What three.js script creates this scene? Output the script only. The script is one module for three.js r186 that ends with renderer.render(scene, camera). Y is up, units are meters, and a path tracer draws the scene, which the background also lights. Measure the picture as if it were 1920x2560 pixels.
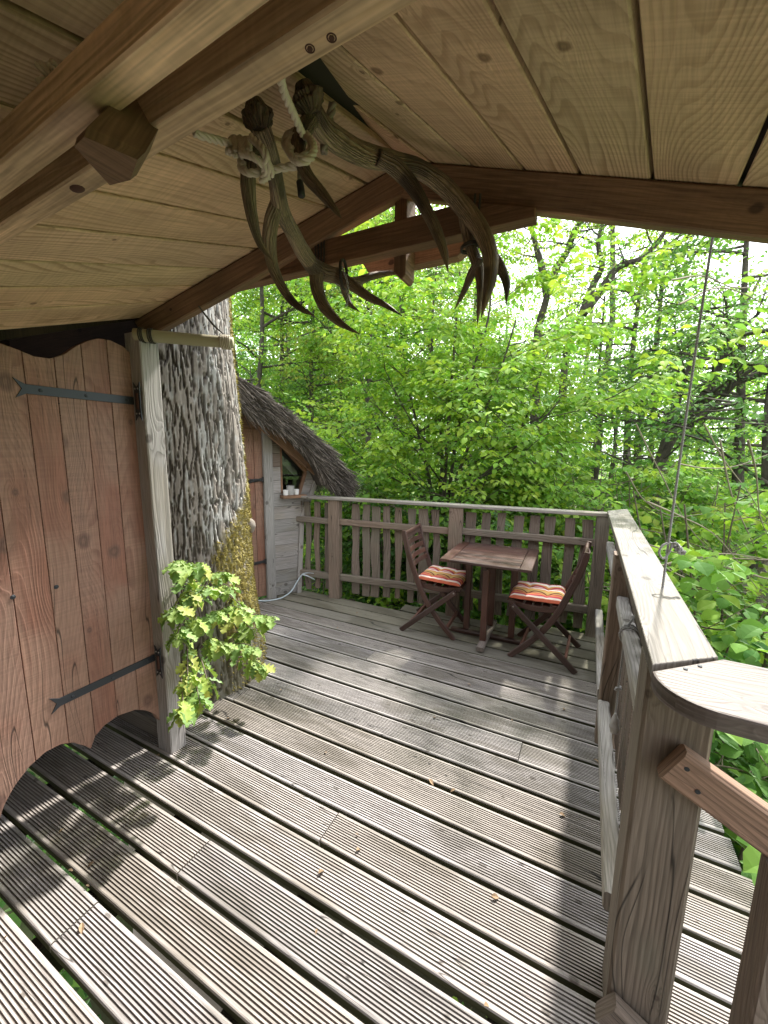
import * as THREE from 'three';
import { mergeGeometries } from 'three/addons/utils/BufferGeometryUtils.js';

// ---------------------------------------------------------------- camera, sky, sun, exposure
const scene = new THREE.Scene();
const EYE = new THREE.Vector3(0, 1.6, 0);
const FPX = 998;                                        // focal length in pixels of the 1920 x 2560 photograph
const camera = new THREE.PerspectiveCamera(2 * Math.atan(1280 / FPX) * 180 / Math.PI, 0.75, 0.05, 400);
camera.rotation.order = 'YXZ';
camera.rotation.set(-8.99 * Math.PI / 180, 26.92 * Math.PI / 180, 0.83 * Math.PI / 180);
camera.position.copy(EYE);
camera.updateMatrixWorld();
const renderer = new THREE.WebGLRenderer({ antialias: true });
renderer.toneMapping = THREE.LinearToneMapping;
renderer.toneMappingExposure = 2.55;
renderer.shadowMap.enabled = true;
const SUN = new THREE.Vector3(0.105, 0.80, -0.59).normalize();
const sun = new THREE.DirectionalLight(new THREE.Color(1.0, 0.955, 0.88), 4.4);
sun.position.copy(SUN).multiplyScalar(40);
sun.castShadow = true;
sun.shadow.radius = 4;
sun.shadow.mapSize.set(2048, 2048);
Object.assign(sun.shadow.camera, { left: -14, right: 14, top: 14, bottom: -14, near: 1, far: 90 });
scene.add(sun, sun.target);

function rngOf(seed) { let a = seed >>> 0; return () => { a = (a + 0x6D2B79F5) >>> 0; let t = Math.imul(a ^ (a >>> 15), 1 | a); t = (t + Math.imul(t ^ (t >>> 7), 61 | t)) ^ t; return ((t ^ (t >>> 14)) >>> 0) / 4294967296; }; }
const hash = (x, y) => { let h = Math.imul(x | 0, 374761393) + Math.imul(y | 0, 668265263); h = Math.imul(h ^ (h >>> 13), 1274126177); return ((h ^ (h >>> 16)) >>> 0) / 4294967296; };
const mod = (a, n) => ((a % n) + n) % n;
function vn(x, y, px = 4096, py = 4096) {               // value noise in 0..1, periodic
  const xi = Math.floor(x), yi = Math.floor(y), fx = x - xi, fy = y - yi, u = fx * fx * (3 - 2 * fx), v = fy * fy * (3 - 2 * fy);
  const x0 = mod(xi, px), x1 = mod(xi + 1, px), y0 = mod(yi, py), y1 = mod(yi + 1, py);
  const a = hash(x0, y0), b = hash(x1, y0), c = hash(x0, y1), d = hash(x1, y1);
  return a + (b - a) * u + (c - a) * v + (a - b - c + d) * u * v;
}
const ss = (a, b, x) => { const t = Math.min(1, Math.max(0, (x - a) / (b - a))); return t * t * (3 - 2 * t); };
const lerp = (a, b, t) => a + (b - a) * t;
const V = (x, y, z) => new THREE.Vector3(x, y, z);

{ // bright thin spring overcast with a broad glow round the sun
  const W = 512, H = 256, d = new Float32Array(W * H * 4);
  for (let j = 0; j < H; j++) for (let i = 0; i < W; i++) {
    const th = (j + 0.5) / H * Math.PI - Math.PI / 2, ph = ((i + 0.5) / W - 0.5) * 2 * Math.PI;
    const y = Math.sin(th), c = Math.cos(th), x = Math.cos(ph) * c, z = Math.sin(ph) * c;
    const s = Math.max(0, x * SUN.x + y * SUN.y + z * SUN.z);
    const cl = 0.6 * vn(i / 22, j / 9, Math.round(W / 22) || 1) + 0.4 * vn(i / 9, j / 4, Math.round(W / 9));
    const k = ss(0.25, 0.75, cl), up = Math.max(0, y);
    const glow = 0.9 * Math.pow(s, 12) + 0.5 * Math.pow(s, 3);
    const b = [lerp(0.95, 0.50, up), lerp(1.0, 0.68, up), lerp(1.08, 0.98, up)], w = [1.25, 1.25, 1.25];
    const q = (j * W + i) * 4;
    for (let m = 0; m < 3; m++) d[q + m] = (y < 0 ? 0.6 : 1) * (lerp(b[m], w[m], 0.35 + 0.6 * k) + glow * [1, 0.97, 0.9][m]);
    d[q + 3] = 1;
  }
  const t = new THREE.DataTexture(d, W, H, THREE.RGBAFormat, THREE.FloatType);
  t.mapping = THREE.EquirectangularReflectionMapping; t.magFilter = t.minFilter = THREE.LinearFilter; t.needsUpdate = true;
  scene.background = t; scene.environment = t;
}

// ---------------------------------------------------------------- measuring: a pixel of the photograph to a point on a known plane
function ray(px, py) { return V((px - 960) / FPX, -(py - 1280) / FPX, -1).applyQuaternion(camera.quaternion); }
const atY = (px, py, y) => { const d = ray(px, py); return d.multiplyScalar((y - EYE.y) / d.y).add(EYE); };
const atZ = (px, py, z) => { const d = ray(px, py); return d.multiplyScalar((z - EYE.z) / d.z).add(EYE); };
const atX = (px, py, x) => { const d = ray(px, py); return d.multiplyScalar((x - EYE.x) / d.x).add(EYE); };
const atD = (px, py, r) => { const d = ray(px, py); return d.multiplyScalar(r / Math.hypot(d.x, d.z)).add(EYE); };
const depthOf = (p) => -p.clone().sub(EYE).applyQuaternion(camera.quaternion.clone().invert()).z;

// ---------------------------------------------------------------- scene graph helpers
const names = new Map();
function numbered(n) { const k = names.get(n) ?? 0; names.set(n, k + 1); return k ? `${n}_${String(k).padStart(3, '0')}` : n; }
function tag(o, label, category, group, kind) { Object.assign(o.userData, { label }); if (category) o.userData.category = category; if (group) o.userData.group = group; if (kind) o.userData.kind = kind; return o; }
function thing(name, label, category, pos = V(0, 0, 0), turn = 0, group) {
  const o = new THREE.Group(); o.name = numbered(name); o.position.copy(pos); o.rotation.y = turn; scene.add(o);
  return tag(o, label, category, group);
}
function part(name, geo, mat, parent) {
  if (Array.isArray(geo)) geo = merge(geo);
  const m = new THREE.Mesh(geo, mat); m.name = numbered(name); m.castShadow = m.receiveShadow = true; parent.add(m); return m;
}
function merge(list) {
  const L = list.map((g) => { let q = g.index ? g.toNonIndexed() : g; for (const k of Object.keys(q.attributes)) if (!['position', 'normal', 'uv', 'color'].includes(k)) q.deleteAttribute(k); return q; });
  const hasC = L.some((g) => g.attributes.color);
  for (const g of L) {
    const n = g.attributes.position.count;
    if (!g.attributes.uv) g.setAttribute('uv', new THREE.BufferAttribute(new Float32Array(n * 2), 2));
    if (hasC && !g.attributes.color) g.setAttribute('color', new THREE.BufferAttribute(new Float32Array(n * 3).fill(1), 3));
  }
  return L.length === 1 ? L[0] : mergeGeometries(L);
}

// ---------------------------------------------------------------- geometry helpers
const R0 = rngOf(77);
/** a closed profile carried along stations {p, r, u, sx, sy}; flat faces, uv in metres (u round the profile, v along) */
function sweep(profile, st, { cap = true, u0 = R0() * 7, v0 = R0() * 7, colorAt = null } = {}) {
  const n = profile.length, pos = [], uv = [], col = [];
  const per = [0]; for (let i = 0; i < n; i++) { const a = profile[i], b = profile[(i + 1) % n]; per.push(per[i] + Math.hypot(b[0] - a[0], b[1] - a[1])); }
  const pt = (s, q) => s.p.clone().addScaledVector(s.r, q[0] * (s.sx ?? 1)).addScaledVector(s.u, q[1] * (s.sy ?? 1));
  const rings = st.map((s) => profile.map((q) => pt(s, q)));
  let len = v0; const vs = [v0];
  for (let k = 1; k < st.length; k++) vs.push(len += st[k].p.distanceTo(st[k - 1].p));
  const push = (p, a, b, c) => { pos.push(p.x, p.y, p.z); uv.push(a, b); if (colorAt) col.push(...colorAt(c)); };
  for (let k = 0; k + 1 < st.length; k++) for (let i = 0; i < n; i++) {
    const j = (i + 1) % n, A = rings[k][i], B = rings[k][j], C = rings[k + 1][j], D = rings[k + 1][i];
    push(A, u0 + per[i], vs[k], i); push(B, u0 + per[i + 1], vs[k], i); push(C, u0 + per[i + 1], vs[k + 1], i);
    push(A, u0 + per[i], vs[k], i); push(C, u0 + per[i + 1], vs[k + 1], i); push(D, u0 + per[i], vs[k + 1], i);
  }
  if (cap) {
    const tri = THREE.ShapeUtils.triangulateShape(profile.map((q) => new THREE.Vector2(q[0], q[1])), []);
    for (const [k, flip] of [[0, true], [st.length - 1, false]]) for (const t of tri) for (const i of (flip ? [t[0], t[2], t[1]] : t)) push(rings[k][i], u0 + profile[i][0], v0 + profile[i][1], -1);
  }
  const g = new THREE.BufferGeometry();
  g.setAttribute('position', new THREE.Float32BufferAttribute(pos, 3)); g.setAttribute('uv', new THREE.Float32BufferAttribute(uv, 2));
  if (colorAt) g.setAttribute('color', new THREE.Float32BufferAttribute(col, 3));
  g.computeVertexNormals(); return g;
}
function chamferRect(w, h, c) {
  const a = w / 2, b = h / 2; c = Math.min(c, a * 0.6, b * 0.6);
  return [[-a + c, -b], [a - c, -b], [a, -b + c], [a, b - c], [a - c, b], [-a + c, b], [-a, b - c], [-a, -b + c]];
}
/** squared timber from p0 to p1: w across, h along up; hand-cut wobble along its length */
function timber(p0, p1, w, h, { up = V(0, 1, 0), c = 0.004, n = 1, wob = 0, taper = 0, rng = R0 } = {}) {
  const d = p1.clone().sub(p0), L = d.length(); d.normalize();
  const u = up.clone().addScaledVector(d, -up.dot(d)).normalize(), r = d.clone().cross(u).negate();   // r x u = -d ... faces outward below
  const st = [], ph = rng() * 10;
  for (let k = 0; k <= n; k++) {
    const t = k / n, a = wob * (vn(ph + t * n * 0.5, 3.3) - 0.5) * 2, b = wob * (vn(ph + 20 + t * n * 0.5, 8.1) - 0.5) * 2;
    st.push({ p: p0.clone().addScaledVector(d, L * t).addScaledVector(r, a * 0.6), r, u, sx: (1 + b / w) * (1 - taper * t), sy: 1 });
  }
  return sweep(chamferRect(w, h, c).reverse(), st);
}
function frames(pts) {
  const out = []; let ref = null;
  for (let i = 0; i < pts.length; i++) {
    const t = pts[Math.min(i + 1, pts.length - 1)].clone().sub(pts[Math.max(i - 1, 0)]).normalize();
    if (!ref) ref = Math.abs(t.y) > 0.9 ? V(1, 0, 0) : V(0, 1, 0);
    const r = ref.clone().addScaledVector(t, -ref.dot(t)).normalize(), b = t.clone().cross(r);
    out.push({ t, r, b }); ref = r;
  }
  return out;
}
/** round limb through points with radii (Catmull-Rom), smooth normals */
function tube(P, Rr, { seg = 6, rs = 6, disp = null, cap = true, v0 = R0() * 5, us = 1, lin = false, color = null } = {}) {
  const pts = [], rad = [];
  if (lin) { pts.push(...P); rad.push(...Rr); } else {
    const cv = new THREE.CatmullRomCurve3(P, false, 'centripetal'), N = (P.length - 1) * seg;
    for (let i = 0; i <= N; i++) { const t = i / N, q = t * (P.length - 1), k = Math.min(P.length - 2, Math.floor(q)), f = q - k; pts.push(cv.getPoint(t)); rad.push(lerp(Rr[k], Rr[k + 1], f * f * (3 - 2 * f) * 0.5 + f * 0.5)); }
  }
  const fr = frames(pts), pos = [], uv = [], idx = [], col = []; let len = v0;
  for (let i = 0; i < pts.length; i++) {
    if (i) len += pts[i].distanceTo(pts[i - 1]);
    for (let j = 0; j <= rs; j++) {
      const a = j / rs * Math.PI * 2, k = j % rs, rr = rad[i] * (disp ? disp(i / (pts.length - 1), k / rs, len) : 1);
      const p = pts[i].clone().addScaledVector(fr[i].r, Math.cos(a) * rr).addScaledVector(fr[i].b, Math.sin(a) * rr);
      pos.push(p.x, p.y, p.z); uv.push(j / rs * Math.PI * 2 * Rr[0] * us, len);
      if (color) col.push(...color(i / (pts.length - 1), k / rs));
    }
  }
  for (let i = 0; i + 1 < pts.length; i++) for (let j = 0; j < rs; j++) { const a = i * (rs + 1) + j, b = a + rs + 1; idx.push(a, a + 1, b + 1, a, b + 1, b); }
  if (cap) for (const [i, flip] of [[0, true], [pts.length - 1, false]]) {
    const c = pos.length / 3; pos.push(pts[i].x, pts[i].y, pts[i].z); uv.push(0, len); if (color) col.push(...color(i ? 1 : 0, 0));
    for (let j = 0; j < rs; j++) { const a = i * (rs + 1) + j; flip ? idx.push(c, a + 1, a) : idx.push(c, a, a + 1); }
  }
  const g = new THREE.BufferGeometry();
  g.setAttribute('position', new THREE.Float32BufferAttribute(pos, 3)); g.setAttribute('uv', new THREE.Float32BufferAttribute(uv, 2)); if (color) g.setAttribute('color', new THREE.Float32BufferAttribute(col, 3)); g.setIndex(idx);
  g.computeVertexNormals();
  const nm = g.attributes.normal;                         // close the seam
  for (let i = 0; i < pts.length; i++) { const a = i * (rs + 1), b = a + rs, x = nm.getX(a) + nm.getX(b), y = nm.getY(a) + nm.getY(b), z = nm.getZ(a) + nm.getZ(b), l = Math.hypot(x, y, z) || 1; nm.setXYZ(a, x / l, y / l, z / l); nm.setXYZ(b, x / l, y / l, z / l); }
  return g;
}
/** three-strand laid rope along points */
function rope(P, r, { strands = 3, pitch = 7, close = false } = {}) {
  const cv = new THREE.CatmullRomCurve3(P, close, 'centripetal'), L = cv.getLength(), N = Math.max(6, Math.round(L / (r * pitch) * 9)), pts = cv.getSpacedPoints(N), fr = frames(pts), out = [];
  for (let s = 0; s < strands; s++) {
    const q = pts.map((p, i) => { const a = i / N * L / (r * pitch) * Math.PI * 2 + s / strands * Math.PI * 2; return p.clone().addScaledVector(fr[i].r, Math.cos(a) * r * 0.5).addScaledVector(fr[i].b, Math.sin(a) * r * 0.5); });
    out.push(tube(q, q.map(() => r * 0.56), { rs: 6, lin: true }));
  }
  return merge(out);
}
function lathe(pts, n = 20) { const g = new THREE.LatheGeometry(pts.map((p) => new THREE.Vector2(p[0], p[1])), n); return g; }
/** a board cut from an outline in a plane: origin o, axes a, b, thickness along nrm */
function outlineBoard(outline, o, a, b, th, { bevel = 0.003, holes = [] } = {}) {
  const sh = new THREE.Shape(outline.map((p) => new THREE.Vector2(p[0], p[1])));
  for (const h of holes) sh.holes.push(new THREE.Path(h.map((p) => new THREE.Vector2(p[0], p[1]))));
  const g = new THREE.ExtrudeGeometry(sh, { depth: th - 2 * bevel, bevelEnabled: bevel > 0, bevelThickness: bevel, bevelSize: bevel, bevelOffset: -bevel, bevelSegments: 2, curveSegments: 1 });
  g.translate(0, 0, bevel);
  const nrm = a.clone().cross(b).normalize();
  g.applyMatrix4(new THREE.Matrix4().makeBasis(a, b, nrm).setPosition(o));
  return g;
}
function offsetUV(g, du, dv) { const u = g.attributes.uv; for (let i = 0; i < u.count; i++) u.setXY(i, u.getX(i) + du, u.getY(i) + dv); return g; }

// ---------------------------------------------------------------- textures
function dataTex(w, h, data, srgb) {
  const t = new THREE.DataTexture(data, w, h, THREE.RGBAFormat, THREE.UnsignedByteType);
  t.wrapS = t.wrapT = THREE.RepeatWrapping; t.magFilter = THREE.LinearFilter; t.minFilter = THREE.LinearFilter; if (srgb) t.colorSpace = THREE.SRGBColorSpace; t.needsUpdate = true; return t;
}
const enc = (l) => { l = Math.min(1, Math.max(0, l)); return Math.round(255 * (l <= 0.0031308 ? 12.92 * l : 1.055 * Math.pow(l, 1 / 2.4) - 0.055)); };
/** sawn softwood: rings bend round knots; W x H metres, grain along v */
function wood({ w = 512, h = 1024, W = 0.5, H = 2, rings = 34, wave = 3.2, knots = 7, knotR = 0.014, early, late, knot, contrast = 0.8, fiber = 0.22, blotch = 0.25, blotchCol = null, checks = 0, saw = 0, worn = 0, wornCol = null, raised = 1, seed = 1 }) {
  const rng = rngOf(seed * 977 + 5), K = [];
  for (let i = 0; i < knots; i++) K.push([rng() * W, rng() * H, knotR * (0.5 + rng()), rng() < 0.5 ? -1 : 1, 2 + rng() * 3]);
  const col = new Uint8Array(w * h * 4), bmp = new Uint8Array(w * h * 4), so = seed * 31;
  for (let j = 0; j < h; j++) for (let i = 0; i < w; i++) {
    const u = i / w, v = j / h;
    let ph = u * rings + wave * (1.5 * vn(u * 3 + so, v * 2 + so, 3, 2) + 0.7 * vn(u * 7 + so, v * 4 + so, 7, 4) - 1.1) + 0.45 * vn(u * 24 + so, v * 14, 24, 14) + 2.2 * vn(u * 11 + so + 17, v * 1 + 5, 11, 1);
    const even = 0.25 + 0.95 * vn(u * 6 + so + 3, v * 4 + 11, 6, 4);
    let kd = 0, kr = 0;
    for (const k of K) {
      let dx = u * W - k[0], dy = v * H - k[1]; dx -= Math.round(dx / W) * W; dy -= Math.round(dy / H) * H;
      const e = Math.exp(-(dx * dx / (k[2] * k[2] * 5) + dy * dy / (k[2] * k[2] * 26))); ph += k[3] * k[4] * e * Math.sign(dx || 1) * Math.min(1, Math.abs(dx) / k[2]);
      const q = Math.hypot(dx, dy * 0.8) / k[2] * (0.85 + 0.3 * vn(i / 9, j / 9)); if (q < 1.35) { kd = Math.max(kd, 1 - ss(0.75, 1.3, q)); kr = q; }
    }
    const t = ph - Math.floor(ph), lt = ss(0.35, 0.86, t) * (1 - ss(0.92, 1.0, t));
    const fb = vn(u * 256 + so, v * 40, 256, 40) * 0.6 + vn(u * 128 + so, v * 12, 128, 12) * 0.4;
    const bl = vn(u * 4 + so + 9, v * 5 + 3, 4, 5) * 0.6 + vn(u * 10 + so, v * 14 + 7, 10, 14) * 0.4;
    let mixL = Math.min(1, lt * contrast * even * 0.9), ck = 0;
    if (checks) { const c = Math.abs(vn(u * 20 + 3 * vn(u * 4, v * 4, 4, 4) + so, v * 2.0 + 11, 20, 2) - 0.5), c2 = vn(u * 8 + 40, v * 5 + so, 8, 5); ck = (1 - ss(0.0, 0.016 * checks, c)) * ss(0.5, 0.65, c2); }
    const sw = saw ? saw * (vn(v * 420 + 2 * vn(u * 5, v * 60, 5, 60) + so, u * 3, 420, 3) - 0.5) : 0;
    const wr = worn ? ss(0.42, 0.7, vn(u * 7 + so + 50, v * 5 + 5, 7, 5) * 0.55 + vn(u * 26 + so, v * 16, 26, 16) * 0.45) * worn : 0;
    const q = (j * w + i) * 4;
    for (let m = 0; m < 3; m++) {
      let c = lerp(early[m], late[m], mixL) * (1 + fiber * (fb - 0.5) * 2 + sw);
      if (wr) c = lerp(c, wornCol[m] * (0.85 + 0.3 * fb), wr);
      c = blotchCol ? lerp(c, blotchCol[m] * (0.7 + 0.6 * fb), blotch * ss(0.45, 0.75, bl)) : c * (1 + blotch * (bl - 0.5) * 1.6);
      c = lerp(c, knot[m] * (0.9 + 0.2 * Math.sin(kr * 9)) * (0.8 + 0.4 * fb), kd * 0.75); c *= 1 - 0.8 * ck;
      col[q + m] = enc(c);
    }
    const hgt = 0.5 + raised * (0.22 * lt - 0.1) + 0.16 * (fb - 0.5) - 0.5 * ck + sw * 0.5 + kd * 0.1;
    bmp[q] = bmp[q + 1] = bmp[q + 2] = Math.max(0, Math.min(255, hgt * 255)); col[q + 3] = bmp[q + 3] = 255;
  }
  const map = dataTex(w, h, col, true), bump = dataTex(w, h, bmp, false);
  for (const t of [map, bump]) t.repeat.set(1 / W, 1 / H);
  return { map, bump };
}
const lin = (r, g, b) => new THREE.Color().setRGB(r, g, b);
function mats(tex, tints, { rough = 0.8, bump = 0.002, vc = false } = {}) {
  return tints.map((t) => new THREE.MeshStandardMaterial({ map: tex.map, bumpMap: tex.bump, bumpScale: bump, roughness: rough, color: lin(...t), vertexColors: vc }));
}
const pick = (a, rng = R0) => a[Math.floor(rng() * a.length) % a.length];

const T = {};
T.pine = wood({ seed: 1, rings: 30, wave: 7, early: [0.58, 0.395, 0.27], late: [0.34, 0.205, 0.12], knot: [0.16, 0.085, 0.045], contrast: 0.85, knots: 10, knotR: 0.009, saw: 0.2, blotch: 0.3, fiber: 0.16 });
T.beam = wood({ seed: 2, rings: 26, wave: 3, early: [0.55, 0.385, 0.245], late: [0.39, 0.255, 0.145], knot: [0.09, 0.05, 0.03], contrast: 0.7, knots: 5, knotR: 0.01, blotch: 0.55, fiber: 0.45, saw: 0.12, raised: 0.6 });
T.red = wood({ seed: 3, rings: 30, wave: 6, W: 0.6, H: 2.2, early: [0.27, 0.155, 0.11], late: [0.175, 0.085, 0.06], knot: [0.14, 0.075, 0.055], contrast: 0.7, knots: 6, knotR: 0.02, blotch: 0.6, blotchCol: [0.21, 0.075, 0.045], saw: 0.24, worn: 0.2, wornCol: [0.285, 0.185, 0.135], fiber: 0.22, checks: 0.7 });
T.grey = wood({ seed: 4, rings: 36, wave: 3.5, early: [0.40, 0.375, 0.35], late: [0.22, 0.2, 0.18], knot: [0.12, 0.10, 0.085], contrast: 0.8, knots: 6, blotch: 0.45, blotchCol: [0.31, 0.27, 0.2], checks: 1.3, fiber: 0.3 });
T.deck = wood({ seed: 5, rings: 30, wave: 4, early: [0.34, 0.315, 0.30], late: [0.205, 0.188, 0.178], knot: [0.11, 0.095, 0.08], contrast: 0.75, knots: 7, knotR: 0.01, blotch: 0.75, blotchCol: [0.19, 0.172, 0.15], checks: 1.0, fiber: 0.32, raised: 0.7 });
T.fence = wood({ seed: 6, rings: 32, wave: 4, early: [0.195, 0.152, 0.122], late: [0.085, 0.062, 0.048], knot: [0.09, 0.065, 0.05], contrast: 0.8, knots: 6, blotch: 0.5, blotchCol: [0.15, 0.135, 0.105], checks: 1.6, fiber: 0.3 });
T.dark = wood({ seed: 7, w: 256, h: 512, rings: 50, wave: 2, early: [0.075, 0.036, 0.027], late: [0.04, 0.018, 0.014], knot: [0.03, 0.015, 0.01], contrast: 0.8, knots: 0, blotch: 0.5, fiber: 0.3, worn: 0.22, wornCol: [0.15, 0.11, 0.1] });

const M = {
  pine: mats(T.pine, [[1, 1, 1], [0.86, 0.84, 0.82], [1.08, 1.05, 1.0], [0.95, 1.0, 0.93], [1.03, 0.95, 0.88], [0.92, 0.93, 0.86]], { rough: 0.75, bump: 0.0016 }),
  beam: mats(T.beam, [[1, 1, 1], [0.93, 0.92, 0.9]], { rough: 0.78, bump: 0.002 }),
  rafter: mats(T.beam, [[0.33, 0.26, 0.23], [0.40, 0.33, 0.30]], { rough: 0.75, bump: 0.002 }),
  red: mats(T.red, [[1, 1, 1], [0.96, 0.97, 1.0]], { rough: 0.7, bump: 0.003 }),
  grey: mats(T.grey, [[0.85, 0.85, 0.87], [0.72, 0.74, 0.75], [0.9, 0.9, 0.9]], { rough: 0.85, bump: 0.003 }),
  deck: mats(T.deck, [[1, 1, 1], [0.86, 0.86, 0.87], [1.1, 1.08, 1.07], [0.95, 0.92, 0.88], [1.02, 1.02, 1.05]], { rough: 0.82, bump: 0.0015, vc: true }),
  fence: mats(T.fence, [[1, 1, 1], [1.12, 1.06, 1.0], [0.88, 0.88, 0.88], [1.02, 1.06, 1.04]], { rough: 0.85, bump: 0.0025 }),
  dark: mats(T.dark, [[1, 1, 1], [1.25, 1.15, 1.1], [0.85, 0.85, 0.85]], { rough: 0.5, bump: 0.0012 }),
  hut: mats(T.red, [[0.8, 0.85, 0.85], [0.9, 0.9, 0.85]], { rough: 0.75, bump: 0.003 }),
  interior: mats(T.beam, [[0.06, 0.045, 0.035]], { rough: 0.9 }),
};
const iron = new THREE.MeshStandardMaterial({ color: lin(0.045, 0.05, 0.058), metalness: 0.6, roughness: 0.5 });
const rust = new THREE.MeshStandardMaterial({ color: lin(0.07, 0.03, 0.02), metalness: 0.2, roughness: 0.8 });
const steel = new THREE.MeshStandardMaterial({ color: lin(0.3, 0.29, 0.28), metalness: 0.8, roughness: 0.4 });
const black = new THREE.MeshStandardMaterial({ color: lin(0.012, 0.012, 0.012), roughness: 0.6 });
const ropeMat = new THREE.MeshStandardMaterial({ color: lin(0.52, 0.46, 0.36), roughness: 0.9 });
const cordMat = new THREE.MeshStandardMaterial({ color: lin(0.3, 0.295, 0.29), roughness: 0.9 });
const darkCord = new THREE.MeshStandardMaterial({ color: lin(0.05, 0.045, 0.035), roughness: 0.9 });

// ================================================================ SETTING: ground, deck
const GROUND = -2.9;
{
  const rng = rngOf(5), N = 90, S = 320, pos = [], idx = [], col = [];
  const hgt = (x, z) => { const r = Math.hypot(x, z); return GROUND + (r > 6 ? (vn(x * 0.12 + 50, z * 0.12 + 50) - 0.5) * 0.9 * ss(6, 14, r) : 0) + ss(14, 80, r) * 1.5; };
  for (let j = 0; j <= N; j++) for (let i = 0; i <= N; i++) {
    const f = (k) => { const t = k / N * 2 - 1; return Math.sign(t) * Math.pow(Math.abs(t), 2.2) * S / 2; };
    const x = f(i), z = f(j) - 3; pos.push(x, hgt(x, z), z);
    const lawn = ss(0.35, 0.6, vn(x * 0.15 + 9, z * 0.15 + 4)) * (x > 1.2 ? 1 : 0.25), k = 0.8 + 0.4 * rng();
    col.push(lerp(0.055, 0.10, lawn) * k, lerp(0.05, 0.19, lawn) * k, lerp(0.025, 0.03, lawn) * k);
  }
  for (let j = 0; j < N; j++) for (let i = 0; i < N; i++) { const a = j * (N + 1) + i, b = a + N + 1; idx.push(a, b, a + 1, a + 1, b, b + 1); }
  const g = new THREE.BufferGeometry(); g.setAttribute('position', new THREE.Float32BufferAttribute(pos, 3)); g.setAttribute('color', new THREE.Float32BufferAttribute(col, 3)); g.setIndex(idx); g.computeVertexNormals();
  tag(part('ground', g, new THREE.MeshStandardMaterial({ vertexColors: true, roughness: 1 }), scene), 'woodland ground with grass and leaf mould far below the deck', null, null, 'structure');
}

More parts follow.
